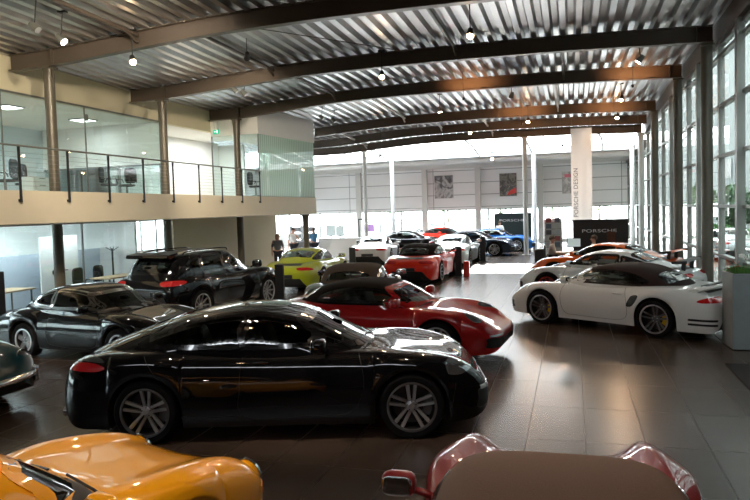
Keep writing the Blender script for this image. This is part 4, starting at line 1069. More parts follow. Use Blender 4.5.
# frosted glass box
gb_ = empty('glass_meeting_box', (-11.7, 24, 3.1)); BX = .45; BYF = -1.15; tag(gb_, 'frosted green glass meeting box standing on the mezzanine corner', 'glass box')
g = MB(); g.box((-.52, BYF, 1.2), (1.94, .014, 2.38)); g.build('front_glass', GLZO, gb_)
g = MB(); g.box((.70, 1.0, 1.2), (.014, 4.32, 2.38), rz=-math.atan2(.5, 4.3)); g.build('side_glass', FROST, gb_)
g = MB(); g.box((-.1, 3.1, 1.2), (2.0, .014, 2.38)); g.build('rear_glass', FROST, gb_)
g = MB(); g.box((-1.5, BYF, 1.2), (.04, .04, 2.4)); g.box((BX, BYF, 1.2), (.03, .03, 2.4)); g.box((.70, 1.0, .02), (.05, 4.3, .04), rz=-math.atan2(.5, 4.3)); g.box((-.52, BYF, .02), (1.94, .05, .04)); g.build('glass_frame', ALU, gb_)
m = MB(); m.prism([(-13.2, 22.80), (-11.23, 22.80), (-10.72, 27.2), (-13.2, 27.2)], 5.48, 6.45); struct(m.build('wall_box_fascia', WHITE))
for o_ in (): pass
s = empty('meeting_chair', (-12.0, 24.0, 3.1))
tag(s, 'dark chair inside the near corner of the frosted glass box', 'chair')
def chair_parts(root, m=DARKM):
    a = MB(); a.sell((0, 0, .46), (.48, .46, .08), .5); a.build('seat', m, root, smooth='all')
    a = MB(); a.sell((-.23, 0, .78), (.07, .46, .52), .5); a.build('backrest', m, root, smooth='all')
    a = MB(); a.tube((0, 0, .12), (0, 0, .44), .03)
    for k in range(5): t = 2 * PI * k / 5; a.tube((0, 0, .12), (.28 * math.cos(t), .28 * math.sin(t), .06), .016, n=6)
    a.build('base', ALU, root)
    for k in range(5): 
        t = 2 * PI * k / 5; a = MB(); a.sell((.28 * math.cos(t), .28 * math.sin(t), .035), (.05, .05, .06), .8, nu=8, nv=6); a.build('caster', DARKM, root)
    for sg in (1, -1):
        a = MB(); a.path([(-.2, sg * .25, .55), (-.15, sg * .27, .66), (.15, sg * .27, .66), (.15, sg * .24, .5)], .016, n=6); a.build('armrest', DARKM, root)
chair_parts(s)
for (x, y, z, rz, lb) in [(-14.4, 14.2, 3.1, 200, 'black office chair upstairs nearest the left edge'), (-15.4, 15.9, 3.1, 100, 'black office chair upstairs beyond the white drawer cabinet'), (-14.3, 18.2, 3.1, 20, 'dark office chair upstairs, left of the pair behind the second column'),
                          (-14.3, 19.1, 3.1, 160, 'dark office chair upstairs, right of the pair behind the second column'), (-14.55, 13.6, 0, 0, 'dark chair behind the light wooden table at the left edge'),
                          (-14.0, 16.5, 0, 0, 'left one of two dark chairs behind the far light wooden table'), (-14.0, 17.4, 0, 0, 'right one of two dark chairs behind the far light wooden table'), (-12.2, 20.2, 0, 120, 'black chair under the mezzanine behind the sport utility vehicle')]:
    c = copy_tree(s); c.location = (x, y, z); c.rotation_euler = (0, 0, R(rz)); c['label'] = lb; c['group'] = 'office chairs'
WOOD = mat('light_wood', (.55, .40, .24), .45, noise=.15, nscale=20)
def table(x, y, z, w, d, label):
    t = empty('office_table', (x, y, z)); tag(t, label, 'table')
    a = MB(); a.box((0, 0, .73), (w, d, .035)); a.build('tabletop', WOOD, t)
    for sx in (1, -1):
        for sy in (1, -1): a = MB(); a.tube((sx * (w / 2 - .08), sy * (d / 2 - .08), .01), (sx * (w / 2 - .08), sy * (d / 2 - .08), .72), .022); a.build('leg', ALU, t)
    return t
table(-13.75, 13.3, 0, .8, 1.3, 'light wooden table beyond the older black coupe at the left edge'); table(-13.2, 16.95, 0, .7, 1.5, 'light wooden table left of the black sport utility vehicle')
dc = empty('drawer_cabinet', (-14.5, 15.3, 3.1)); tag(dc, 'white drawer cabinet upstairs beside the office chair', 'cabinet')
a = MB(); a.box((0, 0, .3), (.5, .6, .6)); a.build('body', WHITE, dc)
for k in range(3): a = MB(); a.box((.26, 0, .12 + .19 * k), (.02, .54, .17)); q = a.build('drawer', WHITE, dc); a = MB(); a.box((.285, 0, .17 + .19 * k), (.02, .2, .02)); a.build('handle', ALU, q)
cs = empty('coat_stand', (-14.3, 18.2, 0)); tag(cs, 'dark coat stand behind the light wooden table', 'coat stand')
a = MB(); a.tube((0, 0, 0), (0, 0, 1.5), .03); a.build('pole', DARKM, cs)
a = MB(); a.tube((0, 0, .0), (0, 0, .03), .2, n=20); a.build('base', DARKM, cs)
for k in range(4): t = PI / 2 * k + .4; a = MB(); a.path([(0, 0, 1.42), (.12 * math.cos(t), .12 * math.sin(t), 1.5), (.2 * math.cos(t), .2 * math.sin(t), 1.55)], .015, n=6); a.build('hook', DARKM, cs)
# upstairs ceiling lamps and exit sign
CL = mat('ceiling_panel_light', (.9, .9, .9), .5, emis=(1, .97, .92), estr=3)
for k, (x, y) in enumerate([(-15, 9), (-15, 12), (-15, 15), (-15, 18)]):
    t = empty('ceiling_light', (x, y, 5.655)); tag(t, 'flat square ceiling light in the upstairs office', 'ceiling light', 'upstairs ceiling lights')
    a = MB(); a.box((0, 0, 0), (.62, .62, .03)); a.build('frame', ALU, t); a = MB(); a.box((0, 0, -.02), (.55, .55, .012)); a.build('diffuser', CL, t)
ex = empty('exit_sign', (-12.85, 22.6, 5.62)); tag(ex, 'small green emergency exit sign hanging beside the frosted glass box', 'sign')
EXG = mat('exit_green', (.0, .35, .2), .4, emis=(0, .6, .35), estr=.5); EXW = mat('exit_white', (.8, .9, .85), .4, emis=(.8, 1, .9), estr=.6)
a = MB(); a.box((0, 0, 0), (.24, .04, .15)); a.build('sign_box', EXG, ex)
a = MB(); a.box((.05, -.023, 0), (.05, .006, .10)); a.prism([(-.09, 0), (-.04, .03), (-.04, -.03)], -.026, -.02, 'XZ'); a.box((-.015, -.023, 0), (.06, .006, .02)); a.build('pictogram', EXW, ex)
a = MB(); a.tube((-.08, 0, .07), (-.08, 0, .43), .004, n=5); a.tube((.08, 0, .07), (.08, 0, .43), .004, n=5); a.build('suspension', ALU, ex)

# railing
rl = empty('balcony_railing', (-10.55, 16, 3.1)); tag(rl, 'balcony railing with dark posts and thin steel wires along the mezzanine edge', 'railing')
Y0, Y1 = 2.7, 21.45
ys_ = [Y1 - 1.335 * k for k in range(15)]
for y in ys_:
    a = MB(); a.box((0, y - 16, .32), (.02, .055, 1.12)); a.box((-.03, y - 16, -.20), (.06, .05, .05)); a.box((0, y - 16, .82), (.05, .03, .10)); a.build('post', DARKM, rl)
a = MB(); a.tube((0, Y0 - 16, .89), (0, Y1 - 16 + .1, .89), .021); a.build('handrail', ALU, rl, smooth=True)
for k in range(8): a = MB(); a.tube((0, Y0 - 16, .09 + .095 * k), (0, Y1 - 16 + .05, .09 + .095 * k), .0035, n=5); a.build('wire', ALU, rl)

# ------------------------------------------------------------------ left side: ground floor
for k, (a_, c) in enumerate([(-4, 4), (4, 8.5), (8.5, 12.0), (12.0, 15.2), (15.2, 18.6)]):
    f = MB(); f.box((-12.9, (a_ + c) / 2, 2.38), (.06, c - a_, .05)); f.box((-12.9, (a_ + c) / 2, .02), (.06, c - a_, .04)); f.box((-12.9, c, 1.2), (.04, .04, 2.4))
    o = struct(f.build('window_%d' % wi, ALU)); wi += 1
    g = MB(); g.box((-12.9, (a_ + c) / 2, 1.2), (.012, c - a_ - .05, 2.3)); g.build('glass_pane', GLZO, o)
m = MB(); m.box((-12.75, 23.2, 1.2), (.18, 8.0, 2.40)); struct(m.build('wall_left_lower', CREAM))
m = MB(); m.box((-12.0, 27.1, 1.2), (1.6, .14, 2.40)); 
m = MB(); m.box((-14.5, 27.2, 1.2), (3.6, .14, 2.4)); struct(m.build('wall_lower_end', WHITE))
m = MB(); m.box((-15.2, 14.5, .75), (.1, 9.0, 1.5)); tag(m.build('office_partition', mat('partition_white', (.62, .70, .80), .4)), 'low pale blue-white office partition behind the ground floor glass', 'partition')
# daylight openings of the left rear rooms
m = MB(); m.box((-17, 18.7, 1.2), (6.5, .1, 2.4)); struct(m.build('wall_lower_partition', WHITE))
db = empty('white_door', (-14.6, 16.2, 0)); tag(db, 'white door panel with a dark handle plate behind the ground floor glass', 'door panel')
a = MB(); a.box((0, 0, 1.0), (.05, 1.5, 2.0)); a.build('leaf', WHITE, db); a = MB(); a.box((.04, -.2, .95), (.03, .25, .12)); a.build('handle_plate', DARKM, db); a = MB(); a.box((.06, .15, .98), (.03, .2, .03)); a.build('handle', ALU, db)
bp = MB(); bp.box((-11.5, 10.9, .72), (.06, .5, 1.44)); tag(bp.build('display_board', DARKM, bevel=.02), 'narrow black standing board at the left edge of the view', 'board')

# ------------------------------------------------------------------ furniture of the hall
for (x, y, h, t) in [(-7.5, 16.2, 1.12, 'black info pillar beside the lime green coupe'), (-8.02, 23.9, 1.1, 'black info pillar behind the dark grey convertible, left of the white coupe'),
                     (-3.95, 23.75, 1.1, 'black info pillar at the front right of the bright red convertible'), (-3.9, 30.2, 1.15, 'black info pillar right of the silver coupe')]:
    t_ = empty('info_pillar', (x, y, 0)); tag(t_, t, 'info pillar', 'black info pillars')
    a = MB(); a.box((0, 0, h / 2 + .01), (.24, .07, h - .02)); a.build('pillar_body', DARKM, t_, bevel=.006); a = MB(); a.box((0, 0, .012), (.32, .3, .02)); a.build('base_plate', DARKM, t_)
a = MB(); a.box((-3.68, 23.9, .28), (.2, .2, .56)); tag(a.build('red_box', P_BRIGHTRED, bevel=.01), 'small red box standing beside the black info pillar', 'box')
WG = mat('counter_white', (.8, .8, .8), .35)
rc = empty('reception_counter', (-11.2, 31.9, 0)); tag(rc, 'long white reception counter at the left back', 'counter')
a = MB(); a.box((0, 0, .54), (2.3, .6, 1.08)); a.build('front', WG, rc, bevel=.01); a = MB(); a.box((0, .05, 1.1), (2.4, .8, .04)); a.build('countertop', WG, rc)
dkc = MB(); dkc.box((-13.0, 31.4, .5), (.8, .5, 1.0)); tag(dkc.build('side_counter', mat('counter_grey', (.06, .065, .07), .4)), 'dark grey counter left of the white reception counter', 'counter')
def screen(x, y, z, w, h, label, m, name='monitor', stand=.15):
    t = empty(name, (x, y, z)); tag(t, label, 'screen')
    a = MB(); a.box((0, 0, stand + h / 2), (w, .04, h)); a.build('case', DARKM, t); a = MB(); a.box((0, -.024, stand + h / 2), (w - .05, .006, h - .05)); a.build('display', m, t)
    a = MB(); a.box((0, .02, stand / 2), (.05, .04, stand)); a.box((0, .02, .01), (.24, .16, .02)); a.build('stand', DARKM, t); return t
SCR = mat('screen_purple', (.2, .1, .3), .3, emis=(.45, .25, .55), estr=.6); SCG = mat('screen_grey', (.3, .35, .35), .3, emis=(.5, .6, .6), estr=.4)
fr = empty('picture_frame', (-10.75, 35.2, 0)); tag(fr, 'large dark frame stand with a purple picture behind the reception counter', 'frame')
a = MB(); a.box((-.62, 0, 1.0), (.06, .05, 2.0)); a.box((.62, 0, 1.0), (.06, .05, 2.0)); a.box((0, 0, 2.0), (1.3, .05, .06)); a.build('frame_posts', DARKM, fr)
a = MB(); a.box((-.05, 0, 1.5), (.62, .04, .42)); a.build('picture', SCR, fr)
screen(-12.6, 34, 1.0, .5, .6, 'dark monitor standing on the back office desk', SCG); screen(-11.9, 33.5, 1.0, .45, .55, 'grey monitor standing nearer the white counter end', SCG)
a = MB(); a.box((-12.2, 33.8, .5), (1.9, .6, 1.0)); tag(a.build('back_desk', WG, bevel=.01), 'white back desk carrying two monitors', 'desk')
sh = empty('wall_shelf', (-13.85, 33.0, 0)); tag(sh, 'white open shelf with grey compartments behind the standing people', 'shelf')
for z in (.4, .75, 1.1, 1.45, 1.75): a = MB(); a.box((0, 0, z), (1.3, .35, .03)); a.build('shelf_board', WG, sh)
for x in (-.65, 0, .65): a = MB(); a.box((x, 0, .9), (.03, .35, 1.75)); a.build('side_panel', WG, sh)
GREYB = mat('box_grey', (.25, .26, .28), .5)
for k in range(6):
    a = MB(); a.box((-13.85 - .32 + .64 * (k % 2), 33.02, .4 + .35 * (k // 2 + 1) + .13), (.42, .26, .22)); tag(a.build('storage_box', GREYB), 'grey storage box on the %s level of the white open shelf, %s side' % (['lower', 'middle', 'upper'][k // 2], ['left', 'right'][k % 2]), 'box', 'grey boxes on the white shelf')
g2 = empty('display_cabinet', (-14.9, 30.6, 0)); tag(g2, 'grey upright display cabinet left of the person in the white shirt', 'cabinet')
a = MB(); a.box((0, 0, .85), (.8, .5, 1.7)); a.build('carcass', mat('cabinet_grey', (.16, .19, .22), .4), g2, bevel=.01); a = MB(); a.box((0, -.26, .85), (.7, .02, 1.55)); a.build('door', mat('cabinet_door', (.28, .32, .36), .3), g2)
# rack and things around the seated pair
rk = empty('magazine_rack', (-.85, 31.5, 0)); tag(rk, 'tall white rack of magazines left of the black display wall', 'rack')
a = MB(); a.box((0, .1, .92), (.8, .04, 1.84)); a.build('back_panel', WG, rk)
for k in range(5): a = MB(); a.box((0, 0, .55 + .28 * k), (.8, .2, .02)); a.build('shelf_board', ALU, rk)
mags = [(.5, .55, .6), (.15, .2, .25), (.6, .6, .6), (.35, .1, .1), (.1, .1, .12)]
for k in range(10):
    mm_ = mat('magazine_%d' % (k % 5), mags[k % 5], .4); a = MB(); a.box((-.85 - .19 + .38 * (k % 2), 31.46, .56 + .28 * (k // 2) + .115), (.24, .012, .21), rx=R(-12))
    tag(a.build('magazine', mm_), 'magazine on the %s shelf of the tall white rack, %s' % (['lowest', 'second', 'middle', 'fourth', 'top'][k // 2], ['left', 'right'][k % 2]), 'magazine', 'magazines in the rack')
a = MB(); a.sell((-1.2, 26.3, .42), (.42, .42, .8), .25); tag(a.build('black_stool', DARKM, smooth='all'), 'black cube-like stool left of the seated people', 'stool')
tb = empty('meeting_table', (0.0, 25.3, 0)); tag(tb, 'light wooden table between the two seated people', 'table')
a = MB(); a.box((0, 0, .74), (1.3, .8, .04)); a.build('tabletop', WOOD, tb)
for sx in (1, -1): a = MB(); a.box((sx * .5, 0, .36), (.06, .6, .72)); a.build('leg', ALU, tb)
screen(.05, 25.5, .76, .5, .34, 'flat monitor on the light wooden table between the seated people', SCG)
for (x, rz, t) in [(-.75, 0, 'dark chair under the seated person on the left'), (.78, 180, 'dark chair under the seated person on the right')]:
    c = copy_tree(s); c.location = (x, 25.2, 0); c.rotation_euler = (0, 0, R(rz)); c['label'] = t; c['group'] = 'visitor chairs'

# planter
STONE = mat('planter_stone', (.26, .28, .29), .6, noise=.15, nscale=6, bump=.2)
pl = empty('stone_planter', (2.80, 12.45, 0), R(4)); tag(pl, 'tall square grey stone planter at the right edge of the hall', 'planter')
P = MB(); P.box((0, 0, .64), (.60, .60, 1.26)); P.build('pot', STONE, pl, bevel=.012)
P = MB(); P.box((0, 0, 1.262), (.54, .54, .02)); P.build('soil', mat('soil', (.03, .02, .015), .9), pl)
GR = mat('grass_green', (.10, .28, .04), .6, noise=.4, nscale=15)
random.seed(3); G_ = MB()
for k in range(900):
    x, y = random.uniform(-.27, .27), random.uniform(-.27, .27); h = random.uniform(.07, .13); a = random.uniform(0, 2 * PI); l = random.uniform(0, .035); w = .004
    dx, dy = math.cos(a) * w, math.sin(a) * w
    G_.add([(x - dx, y - dy, 1.27), (x + dx, y + dy, 1.27), (x + l * math.cos(a + 1.5), y + l * math.sin(a + 1.5), 1.27 + h)], [(0, 1, 2)])
g = G_.build('planter_grass', GR, fix=False); g.location = (2.80, 12.45, 0); g.rotation_euler = (0, 0, R(4)); tag(g, 'dense short green grass growing in the stone planter', 'grass', kind='stuff')
orc = empty('orchid', (2.86, 12.45, 1.28)); tag(orc, 'white orchid rising from the grass of the stone planter', 'orchid')
PET = mat('petal_white', (.8, .76, .72), .5); STM = mat('stem_green', (.10, .14, .05), .5)
for k, (bx, ang, hh) in enumerate([(0, .2, .30), (-.06, 2.2, .26), (.05, 1.2, .34)]):
    a = MB(); e = (bx + .12 * math.cos(ang), .10 * math.sin(ang), hh); pts = catrom([(bx, 0, 0), (bx, 0, hh * .6), (bx + .06 * math.cos(ang), .05 * math.sin(ang), hh * .95), e], 5); a.path(pts, .004, n=5); st = a.build('stem', STM, orc)
    for j in range(3):
        f = MB(); cx, cyy, cz = pts[-1 - j * 3]
        for q in range(5):
            t = 2 * PI * q / 5 + j; f.sell((cx + .024 * math.cos(t), cyy - .01, cz + .024 * math.sin(t)), (.04, .012, .03), 1, nu=8, nv=5)
        f.build('blossom', PET, st, smooth='all')
for k in range(5):
    a = MB(); t = k * 1.25; a.path(catrom([(0, 0, 0), (.06 * math.cos(t), .06 * math.sin(t), .07), (.14 * math.cos(t), .14 * math.sin(t), .06)], 4), .010, n=6); a.build('leaf', STM, orc, smooth='all')
dr = empty('copper_leaf_plant', (2.62, 12.55, 1.28)); tag(dr, 'coppery orange leafy plant at the left corner of the stone planter', 'plant')
CO = mat('copper_leaf', (.35, .12, .05), .5)
random.seed(5); a = MB()
for k in range(26):
    t = random.uniform(0, 2 * PI); l = random.uniform(.03, .10); z = random.uniform(.03, .17); a.sell((l * math.cos(t), l * math.sin(t), z), (.055, .03, .014), 1, nu=8, nv=5, M=Matrix.Rotation(t, 3, 'Z') @ Matrix.Rotation(random.uniform(-.8, .3), 3, 'Y'))
a.build('foliage', CO, dr, smooth='all'); a = MB(); a.tube((0, 0, 0), (0, 0, .12), .008, n=6); a.build('stem', STM, dr)
a = MB(); a.box((2.85, 10.0, .006), (1.3, 2.2, .012)); tag(a.build('entrance_mat', mat('mat_black', (.008, .008, .009), .9)), 'dark flat entrance mat by the glass wall in front of the planter', 'mat')

# ------------------------------------------------------------------ people
SKIN = mat('skin', (.50, .28, .20), .6); DENIM = mat('dark_trousers', (.015, .018, .03), .8)
def skin_mesh(name, verts, edges, rad, m, parent, sub=1, root=0):
    me = bpy.data.meshes.new(name); me.from_pydata(verts, edges, []); me.materials.append(m)
    o = bpy.data.objects.new(name, me); COL.objects.link(o); o.parent = parent
    o.modifiers.new('Skin', 'SKIN')
    for i, r in enumerate(rad): me.skin_vertices[0].data[i].radius = (r, r)
    me.skin_vertices[0].data[root].use_root = True
    s = o.modifiers.new('Sub', 'SUBSURF'); s.levels = sub; s.render_levels = sub
    me.polygons.foreach_set('use_smooth', [True] * len(me.polygons))
    o.modifiers['Skin'].use_smooth_shade = True
    return o
def person(loc, rz, label, shirt, hair, hairlen=0, seated=False, h=1.72, armL='down', armR='down', trousers=None):
    root = empty('person', loc, R(rz)); tag(root, label, 'person'); k = h / 1.72; root.scale = (k, k, k)
    if seated: pel = (0, 0, .50); ch = .0
    else: pel = (0, 0, .93)
    dz = pel[2] - .93
    J = {'pel': pel, 'sp': (0, 0, 1.10 + dz), 'chest': (0, 0, 1.30 + dz), 'neck': (.0, 0, 1.46 + dz), 'hd0': (.015, 0, 1.52 + dz), 'hd1': (.02, 0, 1.62 + dz), 'hd2': (.01, 0, 1.68 + dz)}
    E = [('pel', 'sp'), ('sp', 'chest'), ('chest', 'neck'), ('neck', 'hd0'), ('hd0', 'hd1'), ('hd1', 'hd2')]
    rad = {'pel': .145, 'sp': .13, 'chest': .15, 'neck': .055, 'hd0': .068, 'hd1': .088, 'hd2': .07}
    for sg, nm, arm in ((1, 'L', armL), (-1, 'R', armR)):
        J['sh' + nm] = (0, sg * .18, 1.39 + dz)
        if arm == 'down': J['el' + nm] = (-.02, sg * .24, 1.12 + dz); J['wr' + nm] = (.03, sg * .25, .88 + dz)
        elif arm == 'up': J['el' + nm] = (.06, sg * .24, 1.14 + dz); J['wr' + nm] = (.22, sg * .08, 1.33 + dz)
        else: J['el' + nm] = (.10, sg * .23, 1.13 + dz); J['wr' + nm] = (.34, sg * .16, 1.08 + dz)
        wx = Vector(J['wr' + nm]); dv = (wx - Vector(J['el' + nm])).normalized()
        J['hn' + nm] = tuple(wx + dv * .08)
        if seated: J['hp' + nm] = (.02, sg * .09, pel[2] - .01); J['kn' + nm] = (.43, sg * .12, .50); J['an' + nm] = (.42, sg * .12, .09); J['ft' + nm] = (.56, sg * .13, .04)
        else: J['hp' + nm] = (0, sg * .09, .88); J['kn' + nm] = (.02, sg * .10, .49); J['an' + nm] = (-.01, sg * .10, .09); J['ft' + nm] = (.13, sg * .12, .04)
        E += [('chest', 'sh' + nm), ('sh' + nm, 'el' + nm), ('el' + nm, 'wr' + nm), ('wr' + nm, 'hn' + nm), ('pel', 'hp' + nm), ('hp' + nm, 'kn' + nm), ('kn' + nm, 'an' + nm), ('an' + nm, 'ft' + nm)]
        rad.update({'sh' + nm: .058, 'el' + nm: .042, 'wr' + nm: .028, 'hn' + nm: .030, 'hp' + nm: .085, 'kn' + nm: .058, 'an' + nm: .038, 'ft' + nm: .035})
        side = Vector((0, sg, 0)); pv = dv.cross(side).normalized()
        for f in range(4):
            o_ = (f - 1.5) * .018; ln = [.07, .08, .075, .06][f]
            a = wx + dv * .085 + side * 0 + pv * o_; 
            J['f%d' % f + nm] = tuple(a + dv * ln * .5); J['g%d' % f + nm] = tuple(a + dv * ln * .9 - side * .02)
            E += [('hn' + nm, 'f%d' % f + nm), ('f%d' % f + nm, 'g%d' % f + nm)]; rad['f%d' % f + nm] = .009; rad['g%d' % f + nm] = .007
        J['th' + nm] = tuple(wx + dv * .06 + pv * .05 - side * .01); E.append(('wr' + nm, 'th' + nm)); rad['th' + nm] = .010
    names = list(J); idx = {n_: i for i, n_ in enumerate(names)}
    skin_mesh('body', [J[n_] for n_ in names], [(idx[a], idx[b]) for a, b in E], [rad[n_] for n_ in names], SKIN, root)
    def sub(name, keys, ed, m, gr, ov={}):
        ii = {n_: i for i, n_ in enumerate(keys)}
        return skin_mesh(name, [ov.get(n_, J[n_]) for n_ in keys], [(ii[a], ii[b]) for a, b in ed], [rad[n_] * gr + .006 for n_ in keys], m, root)
    J['col'] = (0, 0, 1.43 + dz); rad['col'] = .07; J['wst'] = (0, 0, .97 + dz); rad['wst'] = .135
    sub('shirt', ['wst', 'sp', 'chest', 'col', 'shL', 'elL', 'shR', 'elR'], [('wst', 'sp'), ('sp', 'chest'), ('chest', 'col'), ('chest', 'shL'), ('shL', 'elL'), ('chest', 'shR'), ('shR', 'elR')], shirt, 1.12)
    sub('trousers', ['pel', 'hpL', 'knL', 'anL', 'hpR', 'knR', 'anR'], [('pel', 'hpL'), ('hpL', 'knL'), ('knL', 'anL'), ('pel', 'hpR'), ('hpR', 'knR'), ('knR', 'anR')], trousers or DENIM, 1.12)
    hm = MB(); hm.sell((-.012, 0, 1.645 + dz), (.21, .185, .19), 1, nu=18, nv=12)
    if hairlen: hm.sell((-.07, 0, 1.55 + dz), (.10, .18, .26), .9)
    hm.build('hair', hair, root, smooth='all')
    fc = MB(); fc.sell((.102, .032, 1.605 + dz), (.012, .022, .012), 1, nu=8, nv=6); fc.sell((.102, -.032, 1.605 + dz), (.012, .022, .012), 1, nu=8, nv=6); fc.build('eyes', DARKM, root)
    fc = MB(); fc.sell((.11, 0, 1.585 + dz), (.035, .026, .045), 1, nu=10, nv=6); fc.sell((.0, .09, 1.59 + dz), (.035, .02, .055), 1, nu=8, nv=6); fc.sell((.0, -.09, 1.59 + dz), (.035, .02, .055), 1, nu=8, nv=6); fc.build('nose_and_ears', SKIN, root, smooth='all')
    fc = MB(); fc.sell((.098, 0, 1.545 + dz), (.02, .05, .012), 1, nu=10, nv=6); fc.build('mouth', mat('lips', (.4, .12, .1), .5), root)
    for sg, nm in ((1, 'L'), (-1, 'R')):
        a = MB(); p = Vector(J['an' + nm]); a.sell((p.x + .07, p.y, .045), (.27, .10, .09), .7); a.build('shoe', DARKM, root, smooth='all')
    return root
HB = mat('hair_brown', (.08, .045, .025), .6); HD = mat('hair_dark', (.03, .02, .015), .6); HBL = mat('hair_blond', (.30, .19, .10), .6)
SG = mat('shirt_grey', (.10, .11, .13), .8); SW = mat('shirt_white', (.72, .72, .72), .8); SB = mat('shirt_blue', (.10, .28, .50), .8); SP = mat('shirt_pale_pink', (.62, .56, .54), .8)
person((-11.75, 25.3, 0), -60, 'standing woman in dark grey top beside the cream wall under the mezzanine', SG, HBL, 1, h=1.62)
person((-12.9, 29.6, 0), -50, 'standing person in white shirt and dark trousers with a raised hand', SW, HD, h=1.76, armL='up', armR='down')
person((-12.25, 30.6, 0), 150, 'standing person in light blue shirt behind the lime green coupe', SB, HD, h=1.72, armL='fwd', armR='fwd')
person((-4.1, 39.6, 0), -70, 'standing person in white shirt behind the bright blue coupe', SW, HB, h=1.62, armL='fwd', armR='down')
person((-.72, 25.2, 0), 0, 'seated person in pale shirt at the left side of the wooden table', SP, HB, seated=True, armL='fwd', armR='fwd', h=1.8)
person((.74, 25.2, 0), 180, 'seated person in white shirt at the right side of the wooden table', SW, HB, seated=True, armL='fwd', armR='fwd', h=1.8)

# ------------------------------------------------------------------ spotlights under the roof
LAMP = mat('lamp_warm', (1, .9, .8), .4, emis=(1, .62, .35), estr=60); LAMPW = mat('lamp_white', (1, .95, .9), .4, emis=(1, .85, .75), estr=40)
LAMPOFF = mat('lamp_off', (.5, .5, .52), .3, .5); FIX = mat('fixture_dark', (.05, .05, .05), .4, .5)
cF = Vector((0, 0, HC))
def pix(px, py, z):
    d = fwd + rt * ((px - 375) / F_) - up * ((py - CY) / F_); return cF + d * ((z - HC) / d.z)
spots = [(64, 42, 6.12, 1, 'pale lit spotlight nearest the top left corner'), (38, 30, 6.12, 0, 'unlit spotlight at the top left, left of the pale lit one'), (133, 62, 6.0, 2, 'bright warm spotlight below the first left beam'),
         (470, 36, 6.1, 2, 'bright warm spotlight at the top centre'), (382, 77, 6.1, 2, 'warm spotlight left of the top centre one, under the second beam'), (638, 62, 6.1, 1, 'spotlight near the right end of the second beam'),
         (621, 100, 6.1, 2, 'warm spotlight under the third beam near the glass wall'), (617, 118, 5.95, 2, 'small warm spotlight below the fourth beam on the right'), (470, 133, 5.9, 2, 'small warm spotlight below the centre of the fourth beam'),
         (528, 122, 5.95, 2, 'small warm spotlight right of the centre near the slim posts'), (237, 92, 6.1, 0, 'left unlit spotlight of the pair above the frosted glass box'), (246, 95, 6.1, 0, 'right unlit spotlight of the pair above the frosted glass box'),
         (323, 119, 6.1, 0, 'left unlit spotlight of the pair at the far end of the glass box'), (335, 122, 6.1, 0, 'right unlit spotlight of the pair at the far end of the glass box'), (440, 112, 6.1, 1, 'spotlight hanging in front of the fourth beam'), (511, 98, 6.1, 0, 'unlit spotlight under the third beam near the centre'),
         (492, 159, 5.0, 2, 'tiny warm lamp under the far low roof, right of the grey poster'), (381, 158, 5.0, 2, 'tiny warm lamp under the far low roof, left of the white post'), (562, 148, 5.0, 2, 'tiny warm lamp under the far low roof near the banner')]
for k, (px, py, z, lit, t) in enumerate(spots):
    p = pix(px, py, z); top = zb(p.x, p.y) + BH if p.y < 35 else 5.36
    r_ = empty('ceiling_spotlight', p); tag(r_, t, 'spotlight', 'roof spotlights')
    tgt = Vector((-3.5, p.y + 1.0, 0)) if lit != 2 else Vector((p.x * .5 - 1, p.y - 4, 0)); d = (tgt - p).normalized()
    a = MB(); a.tube(-d * .20, d * .0, .055, r2=.085, n=20, cap=True); a.build('housing', ALU if lit < 2 else FIX, r_, smooth=True)
    a = MB(); q = d.orthogonal(); a.tube(d * .001, d * .012, .07, n=20); a.build('lens', [LAMPOFF, LAMPW, LAMP][lit], r_)
    a = MB(); a.tube(-d * .1, (0, 0, top - p.z - .02), .012, n=8); a.box((0, 0, top - p.z - .02), (.18, .1, .04)); a.build('bracket', FIX, r_)
    if lit and p.y < 35:
        L = bpy.data.lights.new('spot', 'SPOT'); L.energy = SPOTE * (1.2 if lit == 2 else .6); L.color = (1, .68, .42) if lit == 2 else (1, .85, .7); L.spot_size = R(95); L.spot_blend = .6; L.shadow_soft_size = .07
        lo = bpy.data.objects.new('spot_light', L); COL.objects.link(lo); lo.location = d * .04; lo.rotation_euler = d.to_track_quat('-Z', 'Y').to_euler(); lo.parent = r_
# wall-washer lamps throwing a warm glow on two beams
for (x, y, z, tx, ty, tz, e) in [(-3.3, 21.6, 6.0, -3.2, 22.6, 6.6, 1), (1.8, 21.6, 6.0, 1.9, 22.6, 6.55, .8), (-1.9, 27.6, 5.8, -1.9, 28.8, 6.35, 1), (1.6, 27.6, 5.8, 1.5, 28.8, 6.3, .8)]:
    r_ = empty('beam_uplight', (x, y, z)); tag(r_, 'small warm uplight shining on the face of a roof beam', 'spotlight', 'beam uplights')
    d = (Vector((tx, ty, tz)) - Vector((x, y, z))).normalized()
    a = MB(); a.tube(-d * .1, d * 0, .03, r2=.04, n=14); a.tube((0, 0, 0), (0, -.1, zb(x, y) + BH - z - .02), .008, n=6); a.build('housing', FIX, r_)
    L = bpy.data.lights.new('spot', 'SPOT'); L.energy = UPE * e; L.color = (1, .48, .2); L.spot_size = R(110); L.spot_blend = .9; L.shadow_soft_size = .05
    lo = bpy.data.objects.new('uplight_lamp', L); COL.objects.link(lo); lo.location = d * .03; lo.rotation_euler = d.to_track_quat('-Z', 'Y').to_euler(); lo.parent = r_
